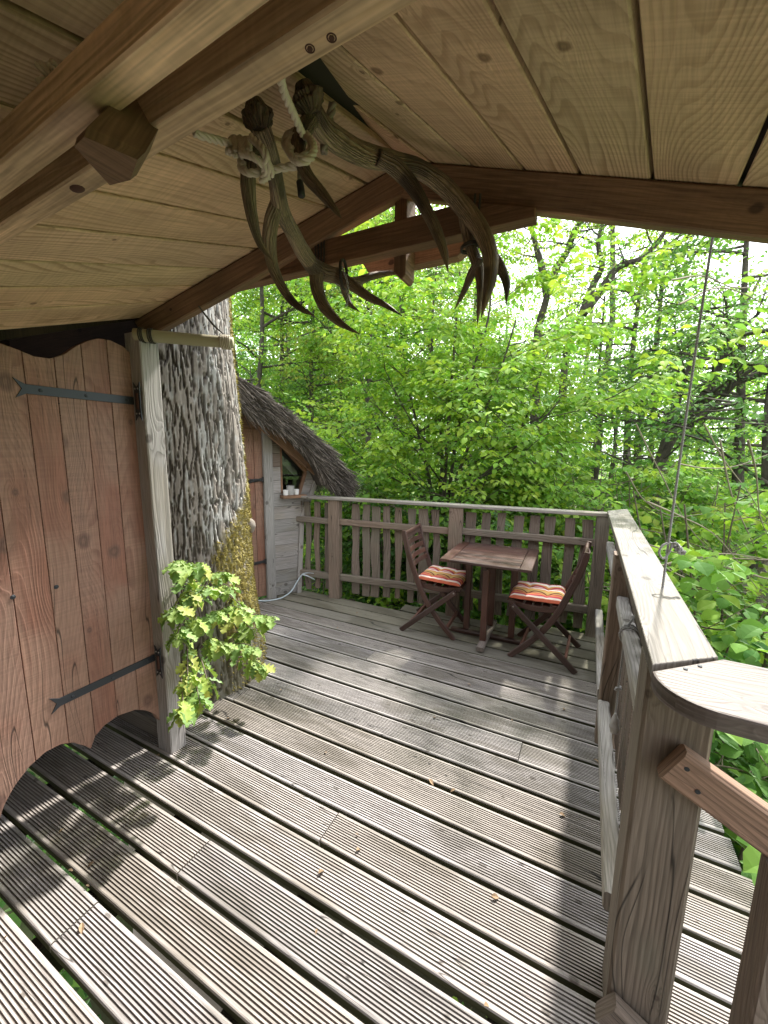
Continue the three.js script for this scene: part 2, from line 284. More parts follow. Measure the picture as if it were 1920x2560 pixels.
// deck of grooved boards
const FENCE_A = V(0.2, 0, -3.80), FENCE_B = V(-2.80, 0, -3.40);      // back fence line, corner to hut
const fenceZ = (x) => FENCE_A.z + (x - FENCE_A.x) / (FENCE_B.x - FENCE_A.x) * (FENCE_B.z - FENCE_A.z);
{
  const deck = new THREE.Group(); deck.name = 'deck'; scene.add(deck); tag(deck, 'weathered grey grooved timber deck on joists', null, null, 'structure');
  const rng = rngOf(11), TH = 0.032;
  const board = (x0, x1, z0, z1, groove, m) => {
    // profile in (z, y): top face with n grooves
    const w = z1 - z0, pr = [], n = 13, c = 0.006;
    pr.push([-w / 2, -TH], [-w / 2, -c], [-w / 2 + c * 0.5, -c * 0.25], [-w / 2 + c, 0]);
    const types = [1, 1, 0, 0];                                         // 1 = side face, 2 = groove
    if (groove) {
      const p = (w - 0.014) / n;
      for (let k = 0; k < n - 1; k++) { const z = -w / 2 + 0.007 + p * (k + 1), q = p * 0.13; pr.push([z - q - 0.0014, 0], [z - q, -0.0042], [z + q, -0.0042], [z + q + 0.0014, 0]); types.push(0, 2, 2, 2); types[types.length - 1] = 0; }
      for (let k = 4; k + 3 < types.length; k += 4) { types[k] = 2; types[k + 1] = 2; types[k + 2] = 2; types[k + 3] = 0; }
    }
    pr.push([w / 2 - c, 0], [w / 2 - c * 0.5, -c * 0.25], [w / 2, -c], [w / 2, -TH]); types.push(0, 0, 1, 1);
    types[0] = 1; types[1] = 0;
    const nseg = Math.max(1, Math.round((x1 - x0) / 0.5)), st = [], ph = rng() * 30, bow = (rng() - 0.5) * 0.006;
    for (let k = 0; k <= nseg; k++) { const t = k / nseg; st.push({ p: V(lerp(x0, x1, t), (vn(ph + t * nseg * 0.7, 2) - 0.5) * 0.005, (z0 + z1) / 2 + (vn(ph + 9 + t * nseg * 0.5, 4) - 0.5) * 0.007 + bow * Math.sin(t * 3.1)), r: V(0, 0, 1), u: V(0, 1, 0) }); }
    const SIDE = [0.17, 0.18, 0.09], GR = [0.46, 0.43, 0.40];
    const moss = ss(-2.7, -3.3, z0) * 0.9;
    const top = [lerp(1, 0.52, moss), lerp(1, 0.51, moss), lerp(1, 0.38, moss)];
    const L = pr.length;
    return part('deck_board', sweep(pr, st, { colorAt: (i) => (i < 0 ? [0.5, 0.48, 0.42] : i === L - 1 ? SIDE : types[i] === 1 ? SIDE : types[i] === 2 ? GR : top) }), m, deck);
  };
  const gapsZ = [-0.447, -0.613, -0.783, -0.955, -1.139]; let edges = [];
  for (let z = 0.8; z > -0.3; z -= 0.17) edges.push(z); edges = edges.map((e, i) => e); edges.push(-0.277, ...gapsZ);
  for (let z = -1.305; z > -3.95; z -= 0.1675) edges.push(z);
  edges.sort((a, b) => b - a);
  const joints = { 8: [-1.42], 10: [-1.26], 12: [-0.86], 15: [-1.9], 17: [-0.2], 20: [-1.4] };
  for (let k = 0; k + 1 < edges.length; k++) {
    const zb = edges[k] - 0.0085 - 0.003 * rng(), za = edges[k + 1] + 0.0085 + 0.003 * rng();      // near and far edge
    if (zb - za < 0.08) continue;
    const zc = (za + zb) / 2;
    let x0 = -3.3, x1 = 0.31 + 0.03 * rng();
    if (zc > -2.16) x1 = 0.645 + Math.max(0, zc + 1.80) * 0.42 + 0.03 * rng();
    if (zc < -2.9) { x0 = -3.05 + 0.1 * rng(); }
    if (za < fenceZ(-2.8) + 0.0) { x0 = FENCE_A.x + (zc - 0.03 - FENCE_A.z) / (FENCE_B.z - FENCE_A.z) * (FENCE_B.x - FENCE_A.x); x0 = Math.max(-3.0, x0 - 0.25); }
    if (x0 > 0) continue;
    const groove = zc > -3.02, js = joints[k] || [], xs = [x0, ...js, x1];
    for (let q = 0; q + 1 < xs.length; q++) board(xs[q] + (q ? 0.002 : 0), xs[q + 1] - 0.002, za, zb, groove, pick(M.deck, rng));
  }
  const jm = mats(T.fence, [[0.13, 0.13, 0.09]], { rough: 0.95 })[0];
  for (const x of [-3.0, -2.2, -1.5, -0.8, -0.1, 0.5]) part('joist', timber(V(x, -0.115, 0.8), V(x, -0.115, x > 0.2 ? -2.1 : x < -2.5 ? -3.35 : -3.6), 0.06, 0.15), jm, deck);
}

// ================================================================ PORCH ROOF
const RA = V(-0.666, 2.606, -1.44), dL = ray(1407, 705).normalize(), dR = ray(1674, 860).normalize(), RB = V(-1.927, 2.185, -1.236), RE = V(0.345, 2.266, -1.44);
const nL = dL.clone().cross(RB.clone().sub(RA)).normalize(); if (nL.y < 0) nL.negate();
const nR = dR.clone().cross(RE.clone().sub(RA)).normalize(); if (nR.y < 0) nR.negate();
const sL = nL.clone().cross(dL).normalize(); if (sL.x > 0) sL.negate();
const sR = nR.clone().cross(dR).normalize(); if (sR.x < 0) sR.negate();
{
  const roof = thing('porch_roof', 'low pitched boarded porch roof with paired beams overhead', 'roof');
  const rng = rngOf(21);
  const plank = (o, s, d, n, s0, s1, t0, t1) => {
    const th = 0.024, off = 0.002 * rng(), c = o.clone().addScaledVector(s, (s0 + s1) / 2).addScaledVector(n, th / 2 + off);
    part('ceiling_plank', timber(c.clone().addScaledVector(d, t0), c.clone().addScaledVector(d, t1), s1 - s0 - 0.011, th, { up: n, c: 0.003, n: 3, wob: 0.0015, rng }), pick(M.pine, rng), roof);
  };
  const eL = [0, 0.155, 0.322, 0.492, 0.655, 0.832, 0.991, 1.155, 1.335], eR = [-0.02, 0.1, 0.252, 0.428, 0.598, 0.796, 1.003, 1.19, 1.38, 1.56];
  for (let k = 0; k + 1 < eL.length; k++) plank(RA, sL, dL, nL, eL[k], eL[k + 1], -2.35, 0.10 - 0.178 * eL[k]);
  for (let k = 0; k + 1 < eR.length; k++) plank(RA, sR, dR, nR, eR[k], eR[k + 1], -2.35, 0.10 + 0.06 * eR[k]);
  const thatch = new THREE.MeshStandardMaterial({ color: lin(0.03, 0.024, 0.018), roughness: 1 });
  const slab = (o, s, d, n, s0, s1, t0, t1) => { const c = o.clone().addScaledVector(s, (s0 + s1) / 2).addScaledVector(n, 0.0885); return timber(c.clone().addScaledVector(d, t0), c.clone().addScaledVector(d, t1), s1 - s0, 0.12, { up: n }); };
  part('thatch_cover', slab(RA, sL, dL, nL, -0.06, 1.42, -2.4, 0.12), thatch, roof); part('thatch_cover', slab(RA, sR, dR, nR, -0.06, 1.6, -2.4, 0.26), thatch, roof);
  // gable rafters under the plank ends
  const rafter = (p, q, n, w, h, m, name = 'rafter') => { const f = q.clone().sub(p).normalize(), side = f.clone().cross(n).normalize(); if (side.z > 0) side.negate(); const o = (v) => v.clone().addScaledVector(n, -h / 2 - 0.001).addScaledVector(side, w / 2); return part(name, timber(o(p), o(q), w, h, { up: n, n: 5, wob: 0.002, c: 0.005 }), m, roof); };
  const along = (a, b, t) => a.clone().lerp(b, t);
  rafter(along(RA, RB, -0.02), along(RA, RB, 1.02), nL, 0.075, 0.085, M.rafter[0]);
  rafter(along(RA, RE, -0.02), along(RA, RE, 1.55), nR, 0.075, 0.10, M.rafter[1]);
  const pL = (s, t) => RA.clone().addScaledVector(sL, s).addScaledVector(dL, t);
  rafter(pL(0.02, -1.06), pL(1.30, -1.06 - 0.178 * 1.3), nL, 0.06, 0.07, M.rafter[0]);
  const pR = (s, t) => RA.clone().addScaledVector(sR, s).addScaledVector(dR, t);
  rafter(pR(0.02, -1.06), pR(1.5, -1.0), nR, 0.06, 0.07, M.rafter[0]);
  // far collar pair and king post of the gable
  const lx = atZ(568, 719, -1.44), rx = atZ(1334, 530, -1.44), yC = 2.33;
  const collar = (name, x0, x1, z0, z1, y0, y1, cutL, cutR, m, dy = 0) => {
    const out = [[x0 + cutL[0], y0], [x1 - cutR[0], y0], [x1, y0 + cutR[1]], [x1 - cutR[2], y1], [x0 + cutL[2], y1], [x0, y0 + cutL[1]]];
    const g = outlineBoard(out, V(0, 0, z1), V(1, 0, 0), V(0, 1, 0), z0 - z1, { bevel: 0.004 });
    return part(name, offsetUV(swapUV(g), rng() * 3, rng() * 3), m, roof);
  };
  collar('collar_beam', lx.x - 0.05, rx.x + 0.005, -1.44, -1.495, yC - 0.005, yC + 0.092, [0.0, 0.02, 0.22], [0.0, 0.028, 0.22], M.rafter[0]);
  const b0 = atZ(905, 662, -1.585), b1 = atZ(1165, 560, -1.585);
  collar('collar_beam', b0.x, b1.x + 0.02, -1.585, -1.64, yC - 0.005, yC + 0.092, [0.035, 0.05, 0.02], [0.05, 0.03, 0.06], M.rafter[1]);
  const kx0 = atZ(984, 640, -1.497).x, kx1 = kx0 + 0.052;
  { // king post with a chamfered tail
    const kg = outlineBoard([[kx0, 2.275], [kx0 + 0.03, 2.245], [kx1 - 0.012, 2.245], [kx1, 2.26], [kx1, 2.585], [kx0, 2.6]], V(0, 0, -1.583), V(1, 0, 0), V(0, 1, 0), 0.086, { bevel: 0.004 });
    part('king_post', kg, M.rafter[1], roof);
  }
  // near tie beams clamped round the king post
  const tie = (pf0, pf1, pn0, pn1, name) => {
    const a = atY(...pf0, 2.0), b = atY(...pf1, 2.0), c = atY(...pn0, 2.0), d2 = atY(...pn1, 2.0);
    const dir = b.clone().sub(a).normalize(), w = Math.abs(c.clone().sub(a).dot(V(-dir.z, 0, dir.x)));
    const side = V(-dir.z, 0, dir.x); if (side.z < 0) side.negate();
    const p0 = a.clone().addScaledVector(dir, -0.35).addScaledVector(side, w / 2), p1 = b.clone().addScaledVector(dir, 0.75).addScaledVector(side, w / 2); p0.y = p1.y = 2.0 + 0.024;
    return part(name, timber(p0, p1, w, 0.048, { n: 6, wob: 0.001, c: 0.003 }), M.beam[0], roof);
  };
  const tieA = tie([0, 620], [1060, 0], [0, 563], [860, 0], 'tie_beam');
  const tieB = tie([0, 505], [690, 0], [0, 405], [510, 0], 'tie_beam');
  { const pc = V(0, 0, 0), d = atY(398, 208, 2.12).sub(atY(262, 385, 1.93));
    for (const p of [[176, 362], [203, 334], [352, 398], [331, 455], [275, 469]]) pc.addScaledVector(atY(p[0], p[1], 1.93), 0.2); const pr2 = [[176, 362], [203, 334], [352, 398], [331, 455], [275, 469]].map((p) => { const w = atY(p[0], p[1], 1.93); return [w.x - pc.x, w.z - pc.z]; });
    part('king_post', sweep(pr2, [{ p: pc, r: V(1, 0, 0), u: V(0, 0, 1), sx: 0.9, sy: 0.9 }, { p: pc.clone().addScaledVector(d, 0.08), r: V(1, 0, 0), u: V(0, 0, 1) }, { p: pc.clone().add(d), r: V(1, 0, 0), u: V(0, 0, 1), sx: 0.8, sy: 0.8 }]), M.rafter[0], roof); }
  // bolts and a knot hole on the lower face of the front tie beam
  for (const [x, y] of [[775, 120], [829, 93]]) { const p = atY(x, y, 2.0005); const g = new THREE.CylinderGeometry(0.003, 0.003, 0.003, 6); const r = new THREE.TorusGeometry(0.0045, 0.0011, 6, 14); r.rotateX(Math.PI / 2); const q = merge([g, r]); q.translate(p.x, p.y, p.z); part('bolt', q, rust, roof); }
  for (const [x, y] of [[193, 470]]) { const p = atY(x, y, 2.001); const g = new THREE.SphereGeometry(0.012, 10, 6); g.scale(1.3, 0.35, 0.8); g.translate(p.x, p.y, p.z); part('knot', g, rust, roof); }
}
function swapUV(g) { const u = g.attributes.uv; for (let i = 0; i < u.count; i++) { const a = u.getX(i); u.setXY(i, u.getY(i), a); } return g; }

// ================================================================ CABIN WALL, DOOR POST, DOOR
{
  const cabin = thing('cabin_wall', 'dark timber room behind the red plank door under the porch roof', 'wall');
  const im = M.interior[0];
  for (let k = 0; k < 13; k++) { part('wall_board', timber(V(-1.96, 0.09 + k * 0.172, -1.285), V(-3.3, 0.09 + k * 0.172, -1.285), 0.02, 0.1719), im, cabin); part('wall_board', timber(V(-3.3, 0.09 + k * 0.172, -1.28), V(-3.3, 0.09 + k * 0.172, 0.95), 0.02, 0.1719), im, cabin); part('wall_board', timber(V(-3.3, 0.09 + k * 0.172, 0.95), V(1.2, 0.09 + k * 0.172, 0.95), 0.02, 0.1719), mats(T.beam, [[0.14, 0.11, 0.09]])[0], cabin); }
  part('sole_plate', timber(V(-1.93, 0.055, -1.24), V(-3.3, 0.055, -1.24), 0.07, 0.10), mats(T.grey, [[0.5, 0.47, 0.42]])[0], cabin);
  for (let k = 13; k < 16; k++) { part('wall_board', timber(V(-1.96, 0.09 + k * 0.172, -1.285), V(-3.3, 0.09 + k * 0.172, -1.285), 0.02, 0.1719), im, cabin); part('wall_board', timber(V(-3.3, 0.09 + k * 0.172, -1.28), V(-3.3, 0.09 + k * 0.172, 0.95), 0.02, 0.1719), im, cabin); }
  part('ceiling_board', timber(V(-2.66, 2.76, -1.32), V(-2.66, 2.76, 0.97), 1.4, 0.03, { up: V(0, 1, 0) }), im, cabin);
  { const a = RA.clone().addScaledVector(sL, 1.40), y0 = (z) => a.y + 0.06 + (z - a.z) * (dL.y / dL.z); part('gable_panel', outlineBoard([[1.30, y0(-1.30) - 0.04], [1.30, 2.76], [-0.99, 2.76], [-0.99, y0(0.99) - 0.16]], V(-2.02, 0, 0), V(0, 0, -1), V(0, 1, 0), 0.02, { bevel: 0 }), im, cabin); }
}
{
  const post = thing('door_post', 'silver grey square timber post that carries the red plank door', 'post');
  const g = timber(V(-1.876, 0, -1.212), V(-1.876, 2.10, -1.212), 0.088, 0.112, { up: V(1, 0, 0), n: 10, wob: 0.003, c: 0.005 });
  part('post_shaft', g, M.grey[0], post);
}
{
  const door = thing('plank_door', 'worn reddish plank door with wavy top and scalloped foot', 'door', V(0, 0, 0));
  const XP = -1.9, top = [[-0.35, 2.05], [-0.45, 2.045], [-0.52, 2.02], [-0.6, 1.985], [-0.66, 1.962], [-0.709, 1.951], [-0.755, 1.941], [-0.804, 1.926], [-0.857, 1.928], [-0.905, 1.954], [-0.951, 1.996], [-0.997, 2.026], [-1.037, 2.045], [-1.085, 2.05], [-1.141, 2.035], [-1.183, 2.005], [-1.205, 1.955]];
  const bot = [[-1.204, 0.19], [-1.197, 0.156], [-1.167, 0.171], [-1.146, 0.221], [-1.106, 0.267], [-1.053, 0.305], [-0.968, 0.325], [-0.91, 0.315], [-0.868, 0.288], [-0.845, 0.239], [-0.829, 0.265], [-0.783, 0.316], [-0.738, 0.34], [-0.686, 0.343], [-0.629, 0.32], [-0.578, 0.275], [-0.538, 0.219], [-0.52, 0.17], [-0.47, 0.13], [-0.35, 0.10]];
  const yAt = (L, z) => { for (let k = 0; k + 1 < L.length; k++) { const [a, b] = [L[k], L[k + 1]]; if ((z - a[0]) * (z - b[0]) <= 0 && a[0] !== b[0]) return lerp(a[1], b[1], (z - a[0]) / (b[0] - a[0])); } return L[L[0][0] > -0.8 ? L.length - 1 : 0][1]; };
  const cuts = [-1.2045, -1.07, -0.968, -0.868, -0.768, -0.65, -0.5, -0.36], rng = rngOf(31);
  for (let k = 0; k + 1 < cuts.length; k++) {
    const z0 = cuts[k] + (k ? 0.0011 : 0), z1 = cuts[k + 1] - 0.0011, out = [];
    const N = 14; for (let i = 0; i <= N; i++) { const z = lerp(z0, z1, i / N); out.push([-z, yAt(bot, z)]); }
    for (let i = N; i >= 0; i--) { const z = lerp(z0, z1, i / N); out.push([-z, yAt(top, z)]); }
    const g = outlineBoard(out, V(XP - 0.034 + 0.002 * rng(), 0, 0), V(0, 0, -1), V(0, 1, 0), 0.034, { bevel: 0.002 });
    part('door_plank', offsetUV(g, rng() * 2, rng() * 3), pick(M.red, rng), door);
  }
  const hinge = (y, z0, zEnd, tilt) => { // strap with a fish tail
    const h = 0.0175, out = [[-1.245, -h], [-(zEnd), -h * 0.95], [-(zEnd + 0.03), -h * 1.9], [-(zEnd + 0.03), -h * 1.6], [-(zEnd + 0.008), 0], [-(zEnd + 0.035), h * 2.0], [-(zEnd + 0.02), h * 1.5], [-(zEnd), h * 0.95], [-1.245, h]];
    const o = out.map((p) => [-p[0] < -1.23 ? 1.245 : -p[0] * -1, p[1]]);
    const g = outlineBoard([[1.215, -h], [1.215, h], [-zEnd, h], [-zEnd - 0.035, h * 2.1], [-zEnd - 0.012, 0], [-zEnd - 0.033, -h * 2.0], [-zEnd, -h]].reverse(), V(XP, y, 0), V(0, 0, -1), V(0, 1, 0), 0.006, { bevel: 0.001 });
    const st = part('strap_hinge', g, iron, door);
    for (const q of [0.1, 0.45, 0.82]) { const r = new THREE.SphereGeometry(0.007, 10, 6); r.scale(0.5, 1, 1); r.translate(XP + 0.006, y, lerp(zEnd, -1.215, q)); part('rivet', r, iron, st); }
    const b = new THREE.CylinderGeometry(0.011, 0.011, 0.07, 12); b.translate(-1.845, y - 0.005, -1.157); part('hinge_barrel', b, rust, door);
    const link = timber(V(XP + 0.004, y, -1.2), V(-1.845, y, -1.157), 0.006, 0.034); part('hinge_link', link, iron, door);
    const pl = outlineBoard([[-0.024, -0.085], [-0.006, -0.068], [0, -0.064], [0.006, -0.068], [0.024, -0.085], [0.02, -0.05], [0.02, 0.05], [0.024, 0.085], [0.006, 0.068], [0, 0.064], [-0.006, 0.068], [-0.024, 0.085], [-0.02, 0.05], [-0.02, -0.05]], V(-1.832 - 0.014, y - 0.005, -1.1675 + 0.012), V(1, 0, 0), V(0, 1, 0), 0.004, { bevel: 0.001 });
    const plate = part('hinge_plate', pl, iron, door);
    for (const [a, c] of [[-0.01, 0.055], [0.01, 0.055], [-0.01, -0.055], [0.01, -0.055]]) { const r = new THREE.SphereGeometry(0.0045, 8, 5); r.translate(-1.846 + a, y - 0.005 + c, -1.151); part('rivet', r, steel, plate); }
  };
  hinge(1.802, 0, -0.765); hinge(0.529, 0, -0.752);
  for (const [z, y] of [[-0.649, 1.026], [-0.788, 1.023]]) { const g = new THREE.SphereGeometry(0.0065, 10, 6); g.scale(0.5, 1, 1); const r = new THREE.TorusGeometry(0.007, 0.002, 5, 14); r.rotateY(Math.PI / 2); const q = merge([g, r]); q.translate(XP + 0.002, y, z); part('screw', q, iron, door); }
}

// ================================================================ OAK BY THE DECK
{
  const oak = thing('oak_tree', 'big oak trunk with deep plated bark and yellow moss beside the deck', 'tree', V(-2.43, GROUND, -1.78));
  const NS = 440, Y0 = 2.75, Y1 = 5.95, NH = 540, pos = [], col = [], uv = [], idx = [];
  const cell = (u, v, pu) => { // stretched cells: distance to the nearest border and an id
    let f1 = 9, f2 = 9, id = 0; const iu = Math.floor(u), iv = Math.floor(v);
    for (let b = -1; b <= 1; b++) for (let a = -1; a <= 1; a++) { const cu = iu + a, cv = iv + b, h = mod(cu, pu), x = cu + 0.15 + 0.7 * hash(h, cv), y = cv + 0.1 + 0.8 * hash(h + 99, cv + 7), d = Math.hypot(u - x, (v - y)); if (d < f1) { f2 = f1; f1 = d; id = hash(h + 5, cv + 31); } else if (d < f2) f2 = d; }
    return [f2 - f1, id];
  };
  const flare = (y) => 0.385 + 0.045 * ss(4.5, 2.9, y) + 0.05 * ss(3.7, 2.9, y) - 0.045 * ss(4.2, 5.6, y);
  const mossAmt = (a, y) => { // a measured from +x towards -z; the moss hugs the far side and spreads low down
    const n = vn(a * 7 + 40, y * 5) * 0.5 + vn(a * 26 + 4, y * 19) * 0.5, low = ss(4.35, 3.8, y), c = lerp(1.28, 0.62, low), w = lerp(0.66, 1.2, low), dd = Math.abs(mod(a - c + Math.PI, Math.PI * 2) - Math.PI), band = 1 - ss(w * 0.45, w, dd);
    return ss(0.3, 0.72, band * 0.78 + (n - 0.5) * 0.75) * (0.3 + 0.7 * ss(0.25, 0.6, vn(a * 40, y * 30))) * (0.35 + 0.65 * ss(3.15, 3.4, y)); };
  const bark = (a, y) => {
    const pu = 84, u = a / (Math.PI * 2) * pu + 1.3 * (vn(y * 2.6, a * 7 + 9) - 0.5) + 0.55 * (vn(y * 13, a * 16 + 9) - 0.5), v = y * 3.4 + 0.9 * (vn(a * 17, y * 3) - 0.5) + 0.25 * (vn(a * 60, y * 16) - 0.5);
    const [e, id] = cell(u, v, pu), fine = 0.55 * vn(a * 120, y * 16) + 0.45 * vn(a * 70, y * 80), pl = ss(0.03, 0.22, e + 0.2 * (fine - 0.5));
    return { h: pl * (0.6 + 0.4 * id) + 0.22 * (fine - 0.4) * pl, e, id, fine, pl };
  };
  for (let j = 0; j <= NH; j++) for (let i = 0; i <= NS; i++) {
    const y = lerp(Y0, Y1, j / NH), a = (i % NS) / NS * Math.PI * 2, B = bark(a, y), m = mossAmt(a, y);
    const lump = 0.035 * (vn(Math.cos(a) * 2 + 9, y * 1.6 + Math.sin(a) * 2) - 0.5), r = flare(y) + lump + 0.021 * (B.h - 0.6) * (1 - 0.55 * m) + m * (0.012 + 0.014 * vn(a * 60, y * 60));
    pos.push(Math.cos(a) * r, y, -Math.sin(a) * r); uv.push(a * 0.4, y);
    const lich = ss(0.45, 0.62, vn(a * 6 + 3, y * 2.2) * 0.5 + vn(a * 30, y * 18) * 0.5) * B.pl, t = 0.6 + 0.5 * B.fine;
    let c = [lerp(0.075, 0.25, B.pl) * t, lerp(0.063, 0.22, B.pl) * t, lerp(0.05, 0.192, B.pl) * t];
    const l = [0.44, 0.45, 0.44]; c = c.map((q, k) => lerp(q, l[k] * t, lich * 0.55));
    const mv = vn(a * 40, y * 40), mc = [lerp(0.15, 0.34, mv), lerp(0.13, 0.275, mv), lerp(0.04, 0.075, mv)]; c = c.map((q, k) => lerp(q, mc[k], m));
    if (y < 3.62) { const w = ss(3.62, 3.2, y) * 0.6; c = c.map((q, k) => lerp(q, [0.09, 0.085, 0.035][k], w * (1 - m))); }
    col.push(...c);
  }
  for (let j = 0; j < NH; j++) for (let i = 0; i < NS; i++) { const A = j * (NS + 1) + i, Bq = A + NS + 1; idx.push(A, A + 1, Bq + 1, A, Bq + 1, Bq); }
  const g = new THREE.BufferGeometry(); g.setAttribute('position', new THREE.Float32BufferAttribute(pos, 3)); g.setAttribute('uv', new THREE.Float32BufferAttribute(uv, 2)); g.setAttribute('color', new THREE.Float32BufferAttribute(col, 3)); g.setIndex(idx); g.computeVertexNormals();
  const bm = new THREE.MeshStandardMaterial({ vertexColors: true, roughness: 0.95 });
  const trunk = part('trunk', g, bm, oak);
  const plain = new THREE.MeshStandardMaterial({ color: lin(0.16, 0.135, 0.11), roughness: 1 });
  part('upper_trunk', tube([V(0, 5.9, 0), V(-0.03, 8, 0.05), V(-0.2, 10.5, 0)], [0.345, 0.31, 0.25], { rs: 16, seg: 3 }), plain, oak);
  part('lower_trunk', tube([V(0, -0.1, 0), V(0, 1.2, 0), V(0, 2.8, 0)], [0.62, 0.5, 0.475], { rs: 18, seg: 3 }), plain, oak);
  { const b = new THREE.SphereGeometry(0.036, 20, 14), p = b.attributes.position; for (let i = 0; i < p.count; i++) { const k = 1 + 0.25 * (vn(p.getX(i) * 60 + 9, p.getY(i) * 60) - 0.5); p.setXYZ(i, p.getX(i) * k, p.getY(i) * k * 1.5, p.getZ(i) * k); } b.computeVertexNormals();
    const q = atD(635, 1315, 2.95); b.translate(q.x + 2.43 - 0.035, q.y - GROUND, q.z + 1.78); part('burr', b, new THREE.MeshStandardMaterial({ color: lin(0.2, 0.17, 0.14), roughness: 0.9 }), oak); }
  // moss tufts stand proud on the mossy side
  { const rng = rngOf(90), tuft = new THREE.ConeGeometry(0.0035, 0.016, 3); tuft.translate(0, 0.007, 0); const list = [], D = new THREE.Object3D();
    for (let k = 0; k < 90000 && list.length < 9000; k++) { const a = rng() * 2.6 - 0.9, y = 2.9 + rng() * 2.6; if (rng() > mossAmt(mod(a, Math.PI * 2), y)) continue; const B = bark(mod(a, Math.PI * 2), y), r = flare(y) + 0.035 * (vn(Math.cos(a) * 2 + 9, y * 1.6 + Math.sin(a) * 2) - 0.5) + 0.012 * (B.h - 0.6) + 0.012; D.position.set(Math.cos(a) * r, y, -Math.sin(a) * r); D.quaternion.setFromUnitVectors(V(0, 1, 0), V(Math.cos(a) + rng() - 0.5, (rng() - 0.6) * 0.9, -Math.sin(a) + rng() - 0.5).normalize()); D.scale.setScalar(0.6 + rng()); D.updateMatrix(); list.push(D.matrix.clone()); }
    const im = new THREE.InstancedMesh(tuft, new THREE.MeshStandardMaterial({ roughness: 1 }), list.length), c = new THREE.Color(); list.forEach((m, i) => { im.setMatrixAt(i, m); const q = rng(); im.setColorAt(i, c.setRGB(lerp(0.16, 0.38, q), lerp(0.135, 0.305, q), lerp(0.035, 0.075, q))); });
    im.name = numbered('moss'); im.userData.kind = 'stuff'; im.castShadow = im.receiveShadow = true; oak.add(im); }
}

